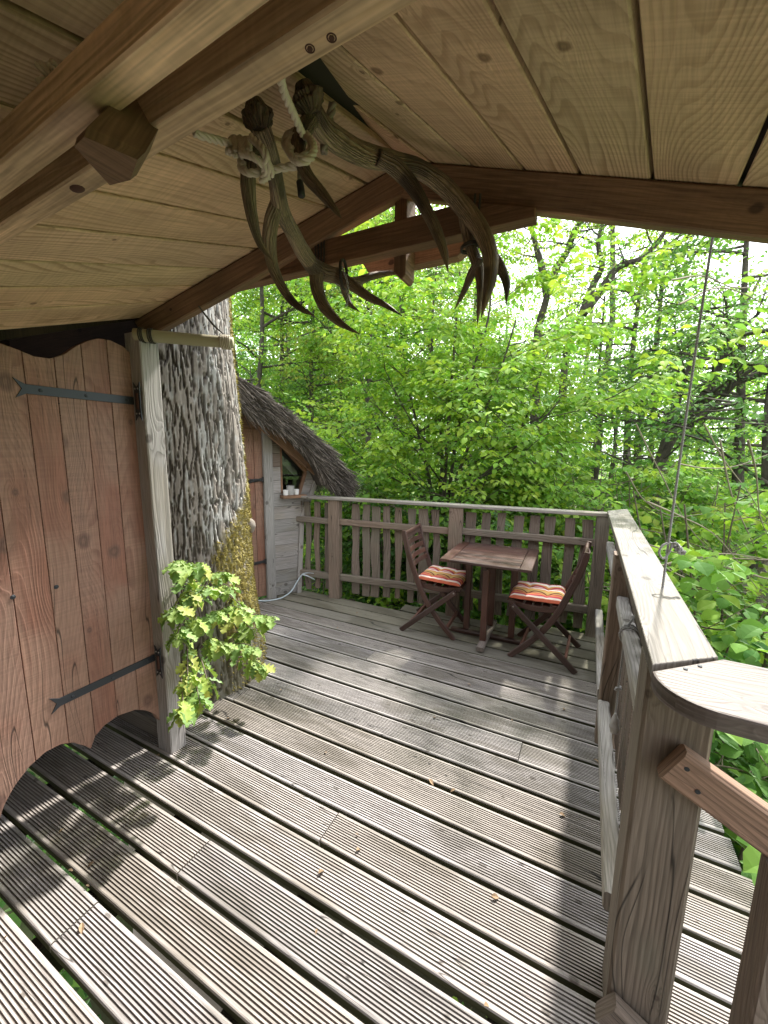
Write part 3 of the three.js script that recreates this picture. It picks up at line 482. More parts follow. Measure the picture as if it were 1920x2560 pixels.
// ================================================================ THATCHED HUT at the end of the deck
const HW = V(-3.0, 0, -2.99), HT = V(0.474, 0, -0.881).normalize(), HN = V(0.881, 0, 0.474).normalize();
const hut = (s, y, o = 0) => HW.clone().addScaledVector(HT, s).addScaledVector(HN, o).setY(y);
{
  const h = thing('thatched_hut', 'small wooden hut with dark shaggy thatch at the far end of the deck', 'hut');
  const rng = rngOf(41);
  const right = (y) => (y < 0.82 ? lerp(0.44, 0.49, y / 0.82) : lerp(0.49, 0.74, Math.pow((y - 0.82) / 0.5, 1.0)));
  for (let k = 0; k < 13; k++) { // weatherboards round the window opening
    const y0 = 0.01 + k * 0.139, y1 = y0 + 0.136, ym = (y0 + y1) / 2; if (y0 > 1.82) break;
    const bd = (s0, s1, s0b = s0, s1b = s1) => { if (Math.min(s1, s1b) - Math.max(s0, s0b) < 0.02) return; const g = outlineBoard([[s0, 0], [s1, 0], [s1b, y1 - y0], [s0b, y1 - y0]], hut(0, y0, -0.012 - 0.006 * rng()), HT, V(0, 1, 0), 0.018, { bevel: 0.003 }); part('weatherboard', offsetUV(swapUV(g), rng() * 2, rng() * 3), pick(y0 > 1.3 ? M.fence : M.grey, rng), h); };
    if (y1 < 1.12) bd(0.19, right(y0), 0.19, right(y1));
    else { bd(0.19, 0.285); if (y0 < 1.36) bd(lerp(0.49, 0.575, (y0 - 1.1) / 0.25), Math.min(0.73, right(y0)), lerp(0.49, 0.575, (y1 - 1.1) / 0.25), Math.min(0.74, right(y1))); if (y0 > 1.6) bd(0.19, Math.max(0.2, 0.56 - (y0 - 1.6) * 1.6), 0.19, Math.max(0.2, 0.56 - (y1 - 1.6) * 1.6)); }
  }
  part('corner_post', timber(hut(0.145, 0, 0.01), hut(0.145, 1.9, 0.01), 0.09, 0.06, { up: HN, n: 4, wob: 0.002 }), M.grey[1], h);
  part('corner_post', timber(hut(0.455, 0, 0.012), hut(0.505, 0.84, 0.012), 0.05, 0.04, { up: HN }), M.grey[2], h);
  part('corner_post', timber(hut(0.505, 0.84, 0.012), hut(0.735, 1.36, 0.012), 0.05, 0.04, { up: HN }), M.grey[2], h);
  // window: frame sides, glass, dark room behind
  const win = part('window_frame', [timber(hut(0.478, 1.10, 0.0), hut(0.56, 1.34, 0.0), 0.03, 0.05, { up: HN }), timber(hut(0.29, 1.63, 0.0), hut(0.565, 1.345, 0.0), 0.035, 0.05, { up: HN }), timber(hut(0.292, 1.12, -0.01), hut(0.292, 1.62, -0.01), 0.02, 0.04, { up: HN })], M.rafter[0], h);
  const glass = new THREE.MeshPhysicalMaterial({ color: lin(0.9, 0.95, 0.92), roughness: 0.03, transmission: 1, thickness: 0, ior: 1.35 });
  { const g = outlineBoard([[0.285, 1.12], [0.48, 1.12], [0.56, 1.34], [0.285, 1.63]], hut(0, 0, -0.04), HT, V(0, 1, 0), 0.004, { bevel: 0 }); part('pane', g, glass, win); }
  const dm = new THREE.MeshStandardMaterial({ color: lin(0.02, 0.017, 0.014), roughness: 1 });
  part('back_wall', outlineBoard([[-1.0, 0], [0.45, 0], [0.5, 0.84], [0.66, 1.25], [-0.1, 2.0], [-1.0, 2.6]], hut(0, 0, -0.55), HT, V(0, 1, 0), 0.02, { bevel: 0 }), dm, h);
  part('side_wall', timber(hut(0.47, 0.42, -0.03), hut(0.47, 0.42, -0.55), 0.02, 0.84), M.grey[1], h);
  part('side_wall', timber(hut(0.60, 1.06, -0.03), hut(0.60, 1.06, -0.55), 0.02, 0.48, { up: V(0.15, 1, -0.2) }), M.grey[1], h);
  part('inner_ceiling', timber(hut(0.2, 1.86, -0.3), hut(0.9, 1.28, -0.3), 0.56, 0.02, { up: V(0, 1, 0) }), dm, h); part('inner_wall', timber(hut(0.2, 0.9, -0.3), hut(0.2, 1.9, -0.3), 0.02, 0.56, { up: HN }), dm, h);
  part('window_sill', timber(hut(0.27, 1.088, 0.035), hut(0.53, 1.088, 0.035), 0.14, 0.03), M.rafter[1], h);
  // plank door
  const dr = rngOf(43); let s = 0.098;
  const hd = part('door', timber(hut(-0.62, 1.8, -0.02), hut(0.1, 1.8, -0.02), 0.05, 0.05), M.rafter[0], h);
  for (const w of [0.085, 0.105, 0.1, 0.11, 0.1, 0.1]) { part('door_plank', offsetUV(outlineBoard([[s - w + 0.003, 0.03], [s, 0.03], [s, 1.775], [s - w + 0.003, 1.775]], hut(0, 0, -0.03), HT, V(0, 1, 0), 0.024, { bevel: 0.003 }), dr() * 3, dr() * 3), pick(M.hut, dr), hd); s -= w; }
  for (const y of [1.272, 0.413]) { const gs = [timber(hut(0.17, y, 0.035), hut(0.08, y, 0.012), 0.012, 0.055), timber(hut(0.08, y, 0.008), hut(-0.03, y - 0.012, 0.004), 0.010, 0.03)]; if (y > 1) gs.push(tube([hut(0.05, y, 0.008), hut(-0.06, y + 0.005, 0.008), hut(-0.12, y + 0.05, 0.008), hut(-0.16, y + 0.12, 0.008)], [0.012, 0.011, 0.01, 0.006]), tube([hut(0.05, y, 0.008), hut(-0.06, y - 0.03, 0.008), hut(-0.16, y - 0.09, 0.008)], [0.012, 0.01, 0.006])); part('strap_hinge', gs, black, hd); }
  part('lintel', timber(hut(-0.7, 1.845, 0.0), hut(0.2, 1.835, 0.0), 0.06, 0.09), M.rafter[1], h);
  part('barge_board', timber(hut(-0.15, 2.02, 0.10), hut(0.66, 1.36, 0.10), 0.03, 0.13), M.rafter[1], h);
  part('gable_board', outlineBoard([[0.1, 1.78], [0.36, 1.60], [0.2, 1.98], [-0.9, 2.6], [-0.9, 1.88]], hut(0, 0, -0.03), HT, V(0, 1, 0), 0.02, { bevel: 0 }), M.rafter[0], h);
  // thatch: rounded band carried back along the roof, then straw laid down the slope
  const off = 0.26, px = (x, y) => { const d = ray(x, y), t = (HW.clone().addScaledVector(HN, off).sub(EYE)).dot(HN) / d.dot(HN), p = EYE.clone().addScaledVector(d, t).sub(HW); return [p.dot(HT), p.y]; };
  const c1 = (x, y) => px(560 + x / 2.8, 920 + y / 2.8);
  const up = [[75, 65], [150, 110], [250, 185], [380, 275], [500, 380], [580, 450], [680, 530], [760, 620], [820, 690], [845, 760]].map((p) => c1(...p)), lo = [[830, 815], [780, 838], [710, 830], [690, 775], [640, 680], [580, 610], [520, 545], [440, 465], [300, 370], [240, 335], [170, 310], [90, 285]].map((p) => c1(...p));
  const ext = (a, b, k) => [a[0] + (a[0] - b[0]) * k, a[1] + (a[1] - b[1]) * k];
  const sg = Math.hypot(up[0][0] - up[2][0], up[0][1] - up[2][1]);
  const out = [[up[0][0] - 0.75, up[0][1] + 0.55], ...up, ...lo, [lo[lo.length - 1][0] - 0.75, lo[lo.length - 1][1] + 0.5]];
  const th = new THREE.MeshStandardMaterial({ color: lin(0.055, 0.045, 0.037), roughness: 1 });
  const roof = part('thatch_roof', outlineBoard(out.reverse(), hut(0, 0, off).addScaledVector(HN, -1.7), HT, V(0, 1, 0), 1.7, { bevel: 0.02 }), th, h);
  const rg = rngOf(47), stalk = new THREE.CylinderGeometry(0.0015, 0.0036, 0.24, 3); stalk.translate(0, 0.1, 0); stalk.rotateX(0.0);
  const list = [], D = new THREE.Object3D(), path = [[up[0][0] - 0.75, up[0][1] + 0.55], ...up];
  const put = (p, dir, sc) => { D.position.copy(p); D.quaternion.setFromUnitVectors(V(0, 1, 0), dir.normalize()); D.scale.set(1 + rg(), sc, 1 + rg()); D.updateMatrix(); list.push(D.matrix.clone()); };
  for (let k = 0; k < 15000; k++) { // down the outer slope and over the verge edge
    const q = rg() * (path.length - 1.01), i = Math.floor(q), f = q - i, a = path[i], b = path[i + 1], t = [b[0] - a[0], b[1] - a[1]], L = Math.hypot(...t);
    const o = off - (rg() < 0.5 ? rg() * 0.1 : rg() * 1.6), s0 = lerp(a[0], b[0], f), y0 = lerp(a[1], b[1], f);
    put(hut(s0 - 0.01, y0 - 0.02 * rg(), o), HT.clone().multiplyScalar(t[0] / L + (rg() - 0.5) * 0.3).add(V(0, t[1] / L + (rg() - 0.4) * 0.35, 0)).addScaledVector(HN, (rg() - 0.35) * 0.35), 0.5 + rg() * 0.9);
  }
  const lp = [...lo];
  for (let k = 0; k < 9000; k++) { // the verge face and ragged lower fringe
    const q = rg() * (lp.length - 1.01), i = Math.floor(q), f = q - i, a = lp[i], b = lp[i + 1], w = Math.pow(rg(), 1.4);
    const s0 = lerp(a[0], b[0], f), y0 = lerp(a[1], b[1], f), u = up[Math.min(up.length - 1, Math.max(0, Math.round((1 - q / (lp.length - 1)) * (up.length - 1))))];
    put(hut(lerp(s0, u[0], w * 0.95), lerp(y0, u[1], w * 0.95) + 0.03, off + 0.005 + 0.02 * rg()), HT.clone().multiplyScalar(0.45 + 0.5 * rg()).add(V(0, -0.75 + (rg() - 0.5) * 0.7, 0)).addScaledVector(HN, (rg() - 0.3) * 0.6), 0.3 + rg() * 0.75 * (rg() < 0.1 ? 1.5 : 1));
  }
  for (let k = 0; k < 1500; k++) { const q = rg() * (lp.length - 1.01), i = Math.floor(q), f = q - i, a = lp[i], b = lp[i + 1]; put(hut(lerp(a[0], b[0], f) - 0.02, lerp(a[1], b[1], f) + 0.05, off + 0.02 * rg() - 0.1 * rg()), HT.clone().multiplyScalar(0.2 + 0.7 * rg()).add(V(0, -0.9 + 0.7 * (rg() - 0.5), 0)).addScaledVector(HN, (rg() - 0.2) * 0.7), 0.2 + 0.5 * rg() * rg()); }
  const im = new THREE.InstancedMesh(stalk, new THREE.MeshStandardMaterial({ roughness: 0.9 }), list.length), c = new THREE.Color();
  list.forEach((m, i) => { im.setMatrixAt(i, m); const q = rg() * rg(), k = 0.5 + rg() * 0.8; im.setColorAt(i, c.setRGB(lerp(0.075, 0.40, q) * k, lerp(0.062, 0.35, q) * k, lerp(0.052, 0.31, q) * k)); });
  im.name = numbered('straw'); im.userData.kind = 'stuff'; im.castShadow = im.receiveShadow = true; roof.add(im);
}
// pots on the hut's window sill
{
  const white = new THREE.MeshStandardMaterial({ color: lin(0.72, 0.72, 0.7), roughness: 0.5 }), clay = new THREE.MeshStandardMaterial({ color: lin(0.36, 0.36, 0.35), roughness: 0.35 });
  const cup = (r0, r1, h) => lathe([[0.0001, 0], [r0, 0], [r0 + 0.002, 0.003], [r1, h], [r1 - 0.003, h + 0.001], [r1 - 0.005, h - 0.002], [r0 - 0.003, 0.008], [0.0001, 0.006]], 20);
  const mk = (s, o, r0, r1, h, m, l, n, cat) => { const t = thing(n, l, cat, hut(s, 1.104, o)); part('vessel', cup(r0, r1, h), m, t); const w = new THREE.CylinderGeometry(r1 * 0.86, r1 * 0.86, 0.002, 16); w.translate(0, h * 0.6, 0); part('filling', w, new THREE.MeshStandardMaterial({ color: lin(0.3, 0.28, 0.24), roughness: 0.7 }), t); };
  mk(0.315, 0.05, 0.022, 0.028, 0.055, white, 'small white pot beside the post end of the hut window sill', 'white_pot', 'pot');
  mk(0.375, 0.03, 0.035, 0.042, 0.095, clay, 'larger grey pot in the middle of the hut window sill', 'grey_pot', 'pot');
  mk(0.435, 0.05, 0.021, 0.027, 0.058, white, 'small white pot on the sill next to the slanted window frame', 'white_pot', 'pot');
}

// ================================================================ FENCES
function picket(p, w, h, th, dir, nrm, rng) { // hand-sawn wavy picket standing at p
  const N = 7, L = [], R = [], ph = rng() * 40; const top = h;
  for (let k = 0; k <= N; k++) { const y = top * k / N, a = (vn(ph + k * 0.7, 1) - 0.5) * 0.022, b = (vn(ph + k * 0.7, 7) - 0.5) * 0.02, c = (vn(ph + k * 0.4, 12) - 0.5) * 0.03; L.push([-w / 2 + a + c, y]); R.push([w / 2 + b + c, y + (k === N ? (rng() - 0.5) * 0.012 : 0)]); }
  const g = outlineBoard([...L.slice().reverse(), ...R].reverse(), p.clone().addScaledVector(nrm, -th / 2), dir, V(0, 1, 0), th, { bevel: 0.003 });
  const n2 = dir.clone().cross(V(0, 1, 0)); return offsetUV(g, rng() * 3, rng() * 4);
}
{
  const f = thing('picket_fence', 'weathered picket fence with flat top rail along the far side of the deck', 'fence');
  const rng = rngOf(51), dir = FENCE_A.clone().sub(FENCE_B).normalize(), nrm = V(dir.z, 0, -dir.x); if (nrm.z < 0) nrm.negate();   // towards the deck
  const on = (x) => FENCE_B.clone().lerp(FENCE_A, (x - FENCE_B.x) / (FENCE_A.x - FENCE_B.x));
  for (const x of [-2.335, -1.075]) part('fence_post', timber(on(x).setY(0), on(x).setY(1.065), 0.125, 0.09, { up: nrm, n: 6, wob: 0.004, c: 0.006 }), M.fence[1], f);
  part('fence_post', timber(V(0.145, 0, -3.80), V(0.145, 1.065, -3.80), 0.1, 0.1, { up: V(0, 0, 1), n: 6, wob: 0.003 }), M.fence[3], f);
  const xs = [-2.86, -2.4, -2.28, -1.14, -1.01, 0.1];
  for (let k = 0; k < 3; k++) for (const [y, hh] of [[0.838, 0.062], [0.235, 0.07]]) part('fence_rail', timber(on(xs[k * 2]).setY(y + 0.004 * (k - 1)), on(xs[k * 2 + 1]).setY(y - 0.004), 0.045, hh, { n: 8, wob: 0.004, c: 0.006 }), pick([M.fence[3], M.fence[1], mats(T.fence, [[1.35, 1.4, 1.4]])[0]], rng), f);
  part('top_rail', timber(on(-2.77).setY(1.082).addScaledVector(nrm, 0.005), V(0.19, 1.082, -3.815).addScaledVector(nrm, 0.005), 0.12, 0.028, { n: 14, wob: 0.003, c: 0.004 }), mats(T.grey, [[0.6, 0.58, 0.55]])[0], f);
  // pickets from their places in the photograph, on the fence line
  const pxs = [748, 771, 794, 821, 890, 917, 940, 967, 996, 1029, 1059, 1089, 1176, 1216, 1255, 1296, 1337, 1374, 1424, 1466];
  const q0 = FENCE_B.clone().addScaledVector(nrm, -0.035);
  for (const x of pxs) {
    const d = ray(x, 1330), t = (q0.clone().sub(EYE)).dot(nrm) / d.dot(nrm), p = EYE.clone().addScaledVector(d, t);
    p.y = 0.03 + 0.05 * rng();
    const w = x < 830 ? 0.062 : x < 1110 ? 0.066 + 0.024 * rng() : 0.074 + 0.02 * rng();
    part('picket', picket(p, w, 1.02 - p.y + 0.012 * rng(), 0.02, dir, nrm, rng), pick(M.fence, rng), f);
  }
}
{
  const f = thing('side_railing', 'sturdy railing with broad sloping-grain top board along the open side of the deck', 'railing');
  const rng = rngOf(53);
  const N = 12, st = [];
  { // top board, mitred to the fence and to the corner cap
    const out = [[0.17, 1.052], [0.318, 1.172], [0.326, 2.6], [0.33, 4.02], [0.17, 3.80], [0.174, 2.5]];
    const g = outlineBoard(out.map((p) => [p[0], p[1]]), V(0, 1.115, 0), V(1, 0, 0), V(0, 0, -1), 0.036, { bevel: 0.004 });
    g.translate(0, -0.036, 0); part('top_rail', offsetUV(g, 1.3, 0.4), mats(T.grey, [[0.40, 0.385, 0.37]], { rough: 0.55, bump: 0.003 })[0], f);
  }
  part('rail_post', timber(V(0.215, 0, -2.37), V(0.215, 1.078, -2.37), 0.1, 0.115, { up: V(1, 0, 0), n: 6, wob: 0.003, c: 0.006 }), M.fence[1], f);
  part('rail_post', timber(V(0.24, -0.1, -1.162), V(0.24, 1.082, -1.162), 0.14, 0.142, { up: V(1, 0, 0), n: 8, wob: 0.003, c: 0.008 }), M.fence[3], f);
  for (const [z0, z1] of [[-3.74, -2.425], [-2.315, -1.235]]) for (const [y, hh] of [[0.835, 0.06], [0.235, 0.065]]) part('fence_rail', timber(V(y > 0.5 ? 0.213 : 0.180, y, z0), V(y > 0.5 ? 0.213 : 0.178, y, z1), 0.054, hh, { n: 4, wob: 0.0012, c: 0.007 }), pick([M.grey[0], M.grey[2]], rng), f);
  for (let z = -3.66; z < -1.26; z += 0.118 + 0.02 * rng()) { if (Math.abs(z + 2.37) < 0.06) continue; part('picket', picket(V(0.255, 0.05 + 0.03 * rng(), z), 0.085 + 0.016 * rng(), 0.97, 0.022, V(0, 0, -1), V(1, 0, 0), rng), pick(M.fence, rng), f); }
  { // rounded corner cap running on over the stairs
    const c = [[0.166, -1.02]], R = 0.11; for (let k = 0; k <= 10; k++) { const a = Math.PI + k / 10 * Math.PI / 2; c.push([0.166 + R + Math.cos(a) * R, -0.905 - R - Math.sin(a) * R]); }
    const out = [...c, [0.95, -0.885], [0.95, -1.145], [0.325, -1.166]];
    const g = outlineBoard(out.map((p) => [p[0], -p[1]]), V(0, 1.115, 0), V(1, 0, 0), V(0, 0, -1), 0.04, { bevel: 0.005 }); g.translate(0, -0.04, 0);
    const cap = part('cap_board', offsetUV(swapUV(g), 0.2, 1.1), mats(T.fence, [[0.72, 0.72, 0.80]], { rough: 0.5, bump: 0.002 })[0], f);
    for (const [x, y] of [[1714, 1672], [1750, 1665]]) { const p = atY(x, y, 1.1165), q = new THREE.CylinderGeometry(0.0045, 0.0045, 0.002, 10); q.translate(p.x, p.y, p.z); part('screw', q, iron, cap); }
  }
  // stair handrail, its newel, and the lower brace
  const hr = part('handrail', timber(V(0.232, 0.882, -1.062), V(0.75, 0.60, -1.078), 0.045, 0.095, { n: 4, wob: 0.001, c: 0.009 }), mats(T.fence, [[1.5, 1.2, 1.05]])[0], f);
  for (const [x, y] of [[1717, 1922], [1744, 1979]]) { const p = atZ(x, y, -1.041), q = new THREE.CylinderGeometry(0.0055, 0.0055, 0.004, 10); q.rotateX(Math.PI / 2); q.translate(p.x, p.y, p.z); part('screw', q, iron, hr); }
  part('newel_post', timber(V(0.475, -0.6, -1.03), V(0.475, 0.725, -1.03), 0.12, 0.09, { up: V(0, 0, 1), n: 5, wob: 0.002, c: 0.006 }), M.fence[0], f);
  part('stair_brace', timber(V(0.165, 0.095, -1.064), V(0.45, -0.06, -1.064), 0.045, 0.09, { c: 0.008 }), M.fence[2], f);
}

// ================================================================ TABLE, CHAIRS, CUSHIONS
{
  const t = thing('garden_table', 'square slatted hardwood table on a four post foot between the two chairs', 'table', V(-0.668, 0, -3.345), 0.03);
  const H = 0.735, W = 0.70, rng = rngOf(61), fw = 0.085;
  for (const s of [-1, 1]) { part('frame_board', timber(V(s * (W / 2 - fw / 2), H - 0.011, W / 2), V(s * (W / 2 - fw / 2), H - 0.011, -W / 2), fw, 0.022, { c: 0.003 }), pick(M.dark, rng), t); part('frame_board', timber(V(-W / 2 + fw + 0.002, H - 0.011, s * (W / 2 - 0.02)), V(W / 2 - fw - 0.002, H - 0.011, s * (W / 2 - 0.02)), 0.04, 0.022, { c: 0.003 }), pick(M.dark, rng), t); }
  const n = 10, iw = W - 0.084, p = iw / n;
  for (let k = 0; k < n; k++) { const z = -iw / 2 + p * (k + 0.5); part('slat', timber(V(-W / 2 + fw + 0.004, H - 0.012, z), V(W / 2 - fw - 0.004, H - 0.012, z), p - 0.005, 0.018, { c: 0.002 }), pick(M.dark, rng), t); }
  part('under_frame', [timber(V(-0.3, H - 0.045, 0), V(0.3, H - 0.045, 0), 0.04, 0.045), timber(V(0, H - 0.045, 0.3), V(0, H - 0.045, 0.022), 0.04, 0.045), timber(V(0, H - 0.045, -0.022), V(0, H - 0.045, -0.3), 0.04, 0.045)], M.dark[2], t);
  const legAt = [[0.0, 0.2], [0.0, -0.12], [0.2, 0.03], [-0.18, 0.03]];
  for (const [x, z] of legAt) part('leg', timber(V(x, 0.045, z), V(x, H - 0.068, z), 0.05, 0.04, { c: 0.005, up: V(0, 0, 1), n: 3, wob: 0.001 }), M.dark[1], t);
  const foot = (a, b, y, nm) => { const d = b.clone().sub(a).normalize(); const g = [timber(a.clone().setY(y), b.clone().setY(y), 0.06, 0.036, { c: 0.008 })]; return part('foot', g, mats(T.grey, [[0.62, 0.55, 0.52]])[0], t); };
  foot(V(0.005, 0, 0.34), V(0.005, 0, -0.26), 0.03); 
  part('foot', [timber(V(-0.31, 0.02, 0.045), V(-0.026, 0.022, 0.045), 0.055, 0.034, { c: 0.008 }), timber(V(0.036, 0.022, 0.045), V(0.30, 0.02, 0.045), 0.055, 0.034, { c: 0.008 })], M.dark[0], t);
}
function chair(pos, turn, label) { // folding slatted chair; local +x is backwards (from the front foot), z across
  const c = thing('folding_chair', label, 'chair', pos, turn, 'folding chairs at the table'), W = 0.4, rng = rngOf(66);
  const stile = [[0, 0.0], [0.153, 0.165], [0.249, 0.292], [0.329, 0.44], [0.374, 0.556], [0.431, 0.706], [0.463, 0.827], [0.478, 0.905]];
  for (const z of [0, -W]) {
    const cv = new THREE.CatmullRomCurve3(stile.map((p) => V(p[0], p[1], z))), st = [];
    for (let k = 0; k <= 16; k++) { const q = cv.getPoint(k / 16), tn = cv.getTangent(k / 16); const u = V(-tn.y, tn.x, 0), end = k === 16 ? 0.7 : k === 0 ? 0.85 : 1; st.push({ p: q, r: V(0, 0, 1), u, sx: 1, sy: end }); }
    part('stile', sweep(chamferRect(0.024, 0.046, 0.006), st), M.dark[0], c);
    const zi = z === 0 ? -0.03 : -W + 0.03;
    part('leg', timber(V(0.0, 0.432, z === 0 ? 0.026 : -W - 0.026), V(0.475, 0.008, z === 0 ? 0.026 : -W - 0.026), 0.022, 0.044, { c: 0.005 }), M.dark[2], c);
    // curved seat rail
    const sr = [[-0.03, 0.445], [0.06, 0.425], [0.17, 0.418], [0.27, 0.428], [0.345, 0.45]].map((p) => V(p[0], p[1], zi)), cv2 = new THREE.CatmullRomCurve3(sr), s2 = [];
    for (let k = 0; k <= 10; k++) { const tn = cv2.getTangent(k / 10); s2.push({ p: cv2.getPoint(k / 10), r: V(0, 0, 1), u: V(-tn.y, tn.x, 0), sx: 1, sy: 1 }); }
    part('seat_rail', sweep(chamferRect(0.024, 0.046, 0.006), s2), M.dark[0], c);
    const b = new THREE.CylinderGeometry(0.007, 0.007, 0.08, 10); b.rotateX(Math.PI / 2); b.translate(0.012, 0.425, z === 0 ? 0.0 : -W); part('pivot', b, steel, c);
  }
  for (let k = 0; k < 6; k++) { const x = -0.02 + k * 0.064, y = 0.462 - 0.03 * Math.sin((k + 0.5) / 6 * Math.PI) + (k / 6) * 0.01; part('slat', timber(V(x, y, -0.016), V(x, y, -W + 0.016), 0.05, 0.014, { c: 0.003 }), M.dark[1], c); }
  for (const [f, y] of [[0.388, 0.60], [0.409, 0.66], [0.43, 0.72], [0.448, 0.782], [0.463, 0.845]]) { // backrest slats, slightly curved
    const st = []; for (let k = 0; k <= 6; k++) { const t = k / 6; st.push({ p: V(f + 0.022 * Math.sin(t * Math.PI), y, lerp(-0.012, -W + 0.012, t)), r: V(1, -0.3, 0).normalize(), u: V(0.3, 1, 0).normalize() }); }
    part('slat', sweep(chamferRect(0.012, 0.042, 0.003), st), pick([M.dark[1], M.dark[0]], rng), c);
  }
  part('crossbar', timber(V(0.468, 0.885, 0), V(0.468, 0.885, -W), 0.022, 0.03, { c: 0.006 }), M.dark[1], c);
  part('crossbar', timber(V(0.40, 0.075, 0.014), V(0.40, 0.075, -W - 0.014), 0.02, 0.04, { c: 0.004 }), mats(T.dark, [[2.2, 2.1, 2.0]])[0], c);
  part('crossbar', timber(V(0.075, 0.08, -0.013), V(0.075, 0.08, -W + 0.013), 0.02, 0.04, { c: 0.004 }), mats(T.dark, [[2.2, 2.1, 2.0]])[0], c);
  return c;
}
// local +x must point from front foot to rear foot
const CH1 = { p: V(-0.899, 0, -3.122), d: V(-0.452, 0, 0.025) }, CH2 = { p: V(-0.435, 0, -3.075), d: V(0.486, 0, 0.0) };
const turnOf = (d) => Math.atan2(-d.z, d.x);
const ch1 = chair(CH1.p, 0, 'folding slatted wooden chair with its slatted back towards the thatched hut');
ch1.rotation.y = turnOf(CH1.d); 
// the first chair's far side lies on the other side of its near stile: mirror by moving it back one width
{ const far = V(0, 0, -0.4).applyAxisAngle(V(0, 1, 0), ch1.rotation.y); if (far.z > 0) ch1.position.sub(far); }
const ch2 = ch1.clone(); ch2.name = numbered('folding_chair'); scene.add(ch2); ch2.userData = { ...ch1.userData, label: 'folding slatted wooden chair with its back against the side railing' };
ch2.rotation.set(0, turnOf(CH2.d) - 0.03, 0); ch2.position.copy(CH2.p);
{
  const rows = [[0.52, 0.12, 0.06], [0.70, 0.60, 0.52], [0.44, 0.05, 0.07], [0.60, 0.24, 0.06], [0.46, 0.06, 0.07], [0.50, 0.33, 0.10], [0.14, 0.02, 0.035], [0.55, 0.36, 0.12], [0.58, 0.2, 0.05], [0.72, 0.63, 0.56], [0.48, 0.10, 0.12], [0.68, 0.52, 0.44], [0.40, 0.045, 0.07], [0.58, 0.26, 0.07], [0.74, 0.65, 0.58], [0.40, 0.045, 0.07], [0.58, 0.26, 0.06], [0.50, 0.32, 0.10]];
  const wd = [2, 2, 3, 2, 4, 3, 1, 3, 2, 3, 2, 2, 4, 2, 4, 3, 2, 2], w = 16, h = 512, d = new Uint8Array(w * h * 4), tot = wd.reduce((a, b) => a + b, 0);
  for (let j = 0; j < h; j++) { let q = j / h * tot, k = 0; while (q >= wd[k]) { q -= wd[k]; k++; } for (let i = 0; i < w; i++) { const n = 0.88 + 0.24 * hash(i, j); for (let m = 0; m < 3; m++) d[(j * w + i) * 4 + m] = enc(rows[k][m] * n); d[(j * w + i) * 4 + 3] = 255; } }
  const fabric = new THREE.MeshPhysicalMaterial({ map: dataTex(w, h, d, true), roughness: 0.9, sheen: 0.3, sheenRoughness: 0.6, sheenColor: lin(0.5, 0.4, 0.3) });
  const cushionGeo = (seed) => { // square, tufted at four points, puffed edges
    const N = 44, A = 0.2, pos = [], uv = [], idx = [], tufts = []; for (const a of [-0.36, 0.36]) for (const b of [-0.36, 0.36]) tufts.push([a, b]);
    for (const side of [1, -1]) for (let j = 0; j <= N; j++) for (let i = 0; i <= N; i++) {
      const u = i / N * 2 - 1, v = j / N * 2 - 1, e = Math.min(1, (1 - Math.abs(u)) * 5) * Math.min(1, (1 - Math.abs(v)) * 5);
      let hgt = 0.034 * Math.pow(e, 0.42) * (0.92 + 0.14 * vn(i / 6 + seed, j / 6)); for (const t of tufts) hgt -= 0.026 * Math.exp(-((u - t[0]) ** 2 + (v - t[1]) ** 2) / 0.024); hgt -= 0.007 * (Math.exp(-((Math.abs(u) - 0.36) ** 2) / 0.004) + Math.exp(-((Math.abs(v) - 0.36) ** 2) / 0.004)) * e;
      const pin = 1 - 0.03 * (1 - e) * (Math.abs(Math.sin(u * 6)) + Math.abs(Math.sin(v * 6)));
      pos.push(u * A * pin, side > 0 ? hgt : -hgt * 0.45, v * A * pin); uv.push(i / N, j / N * 0.98 + 0.01);
    }
    const M1 = (N + 1) * (N + 1); for (let s = 0; s < 2; s++) for (let j = 0; j < N; j++) for (let i = 0; i < N; i++) { const a = s * M1 + j * (N + 1) + i, b = a + N + 1; s ? idx.push(a, a + 1, b, a + 1, b + 1, b) : idx.push(a, b, a + 1, a + 1, b, b + 1); }
    const g = new THREE.BufferGeometry(); g.setAttribute('position', new THREE.Float32BufferAttribute(pos, 3)); g.setAttribute('uv', new THREE.Float32BufferAttribute(uv, 2)); g.setIndex(idx); g.computeVertexNormals(); return g;
  };
  const cg = cushionGeo(1);
  for (const [ch, lab, flip] of [[ch1, 'striped red and ochre seat cushion on the chair nearer the hut', 0], [ch2, 'striped red and ochre seat cushion on the chair against the side railing', Math.PI]]) {
    const o = V(0.155, 0.486, -0.2).applyAxisAngle(V(0, 1, 0), ch.rotation.y).add(ch.position);
    const m = part('seat_cushion', cg, fabric, scene); m.position.copy(o); m.rotation.set(0, ch.rotation.y + flip + (flip ? 0.05 : -0.04), flip ? -0.03 : 0.03); tag(m, lab, 'cushion');
  }
}

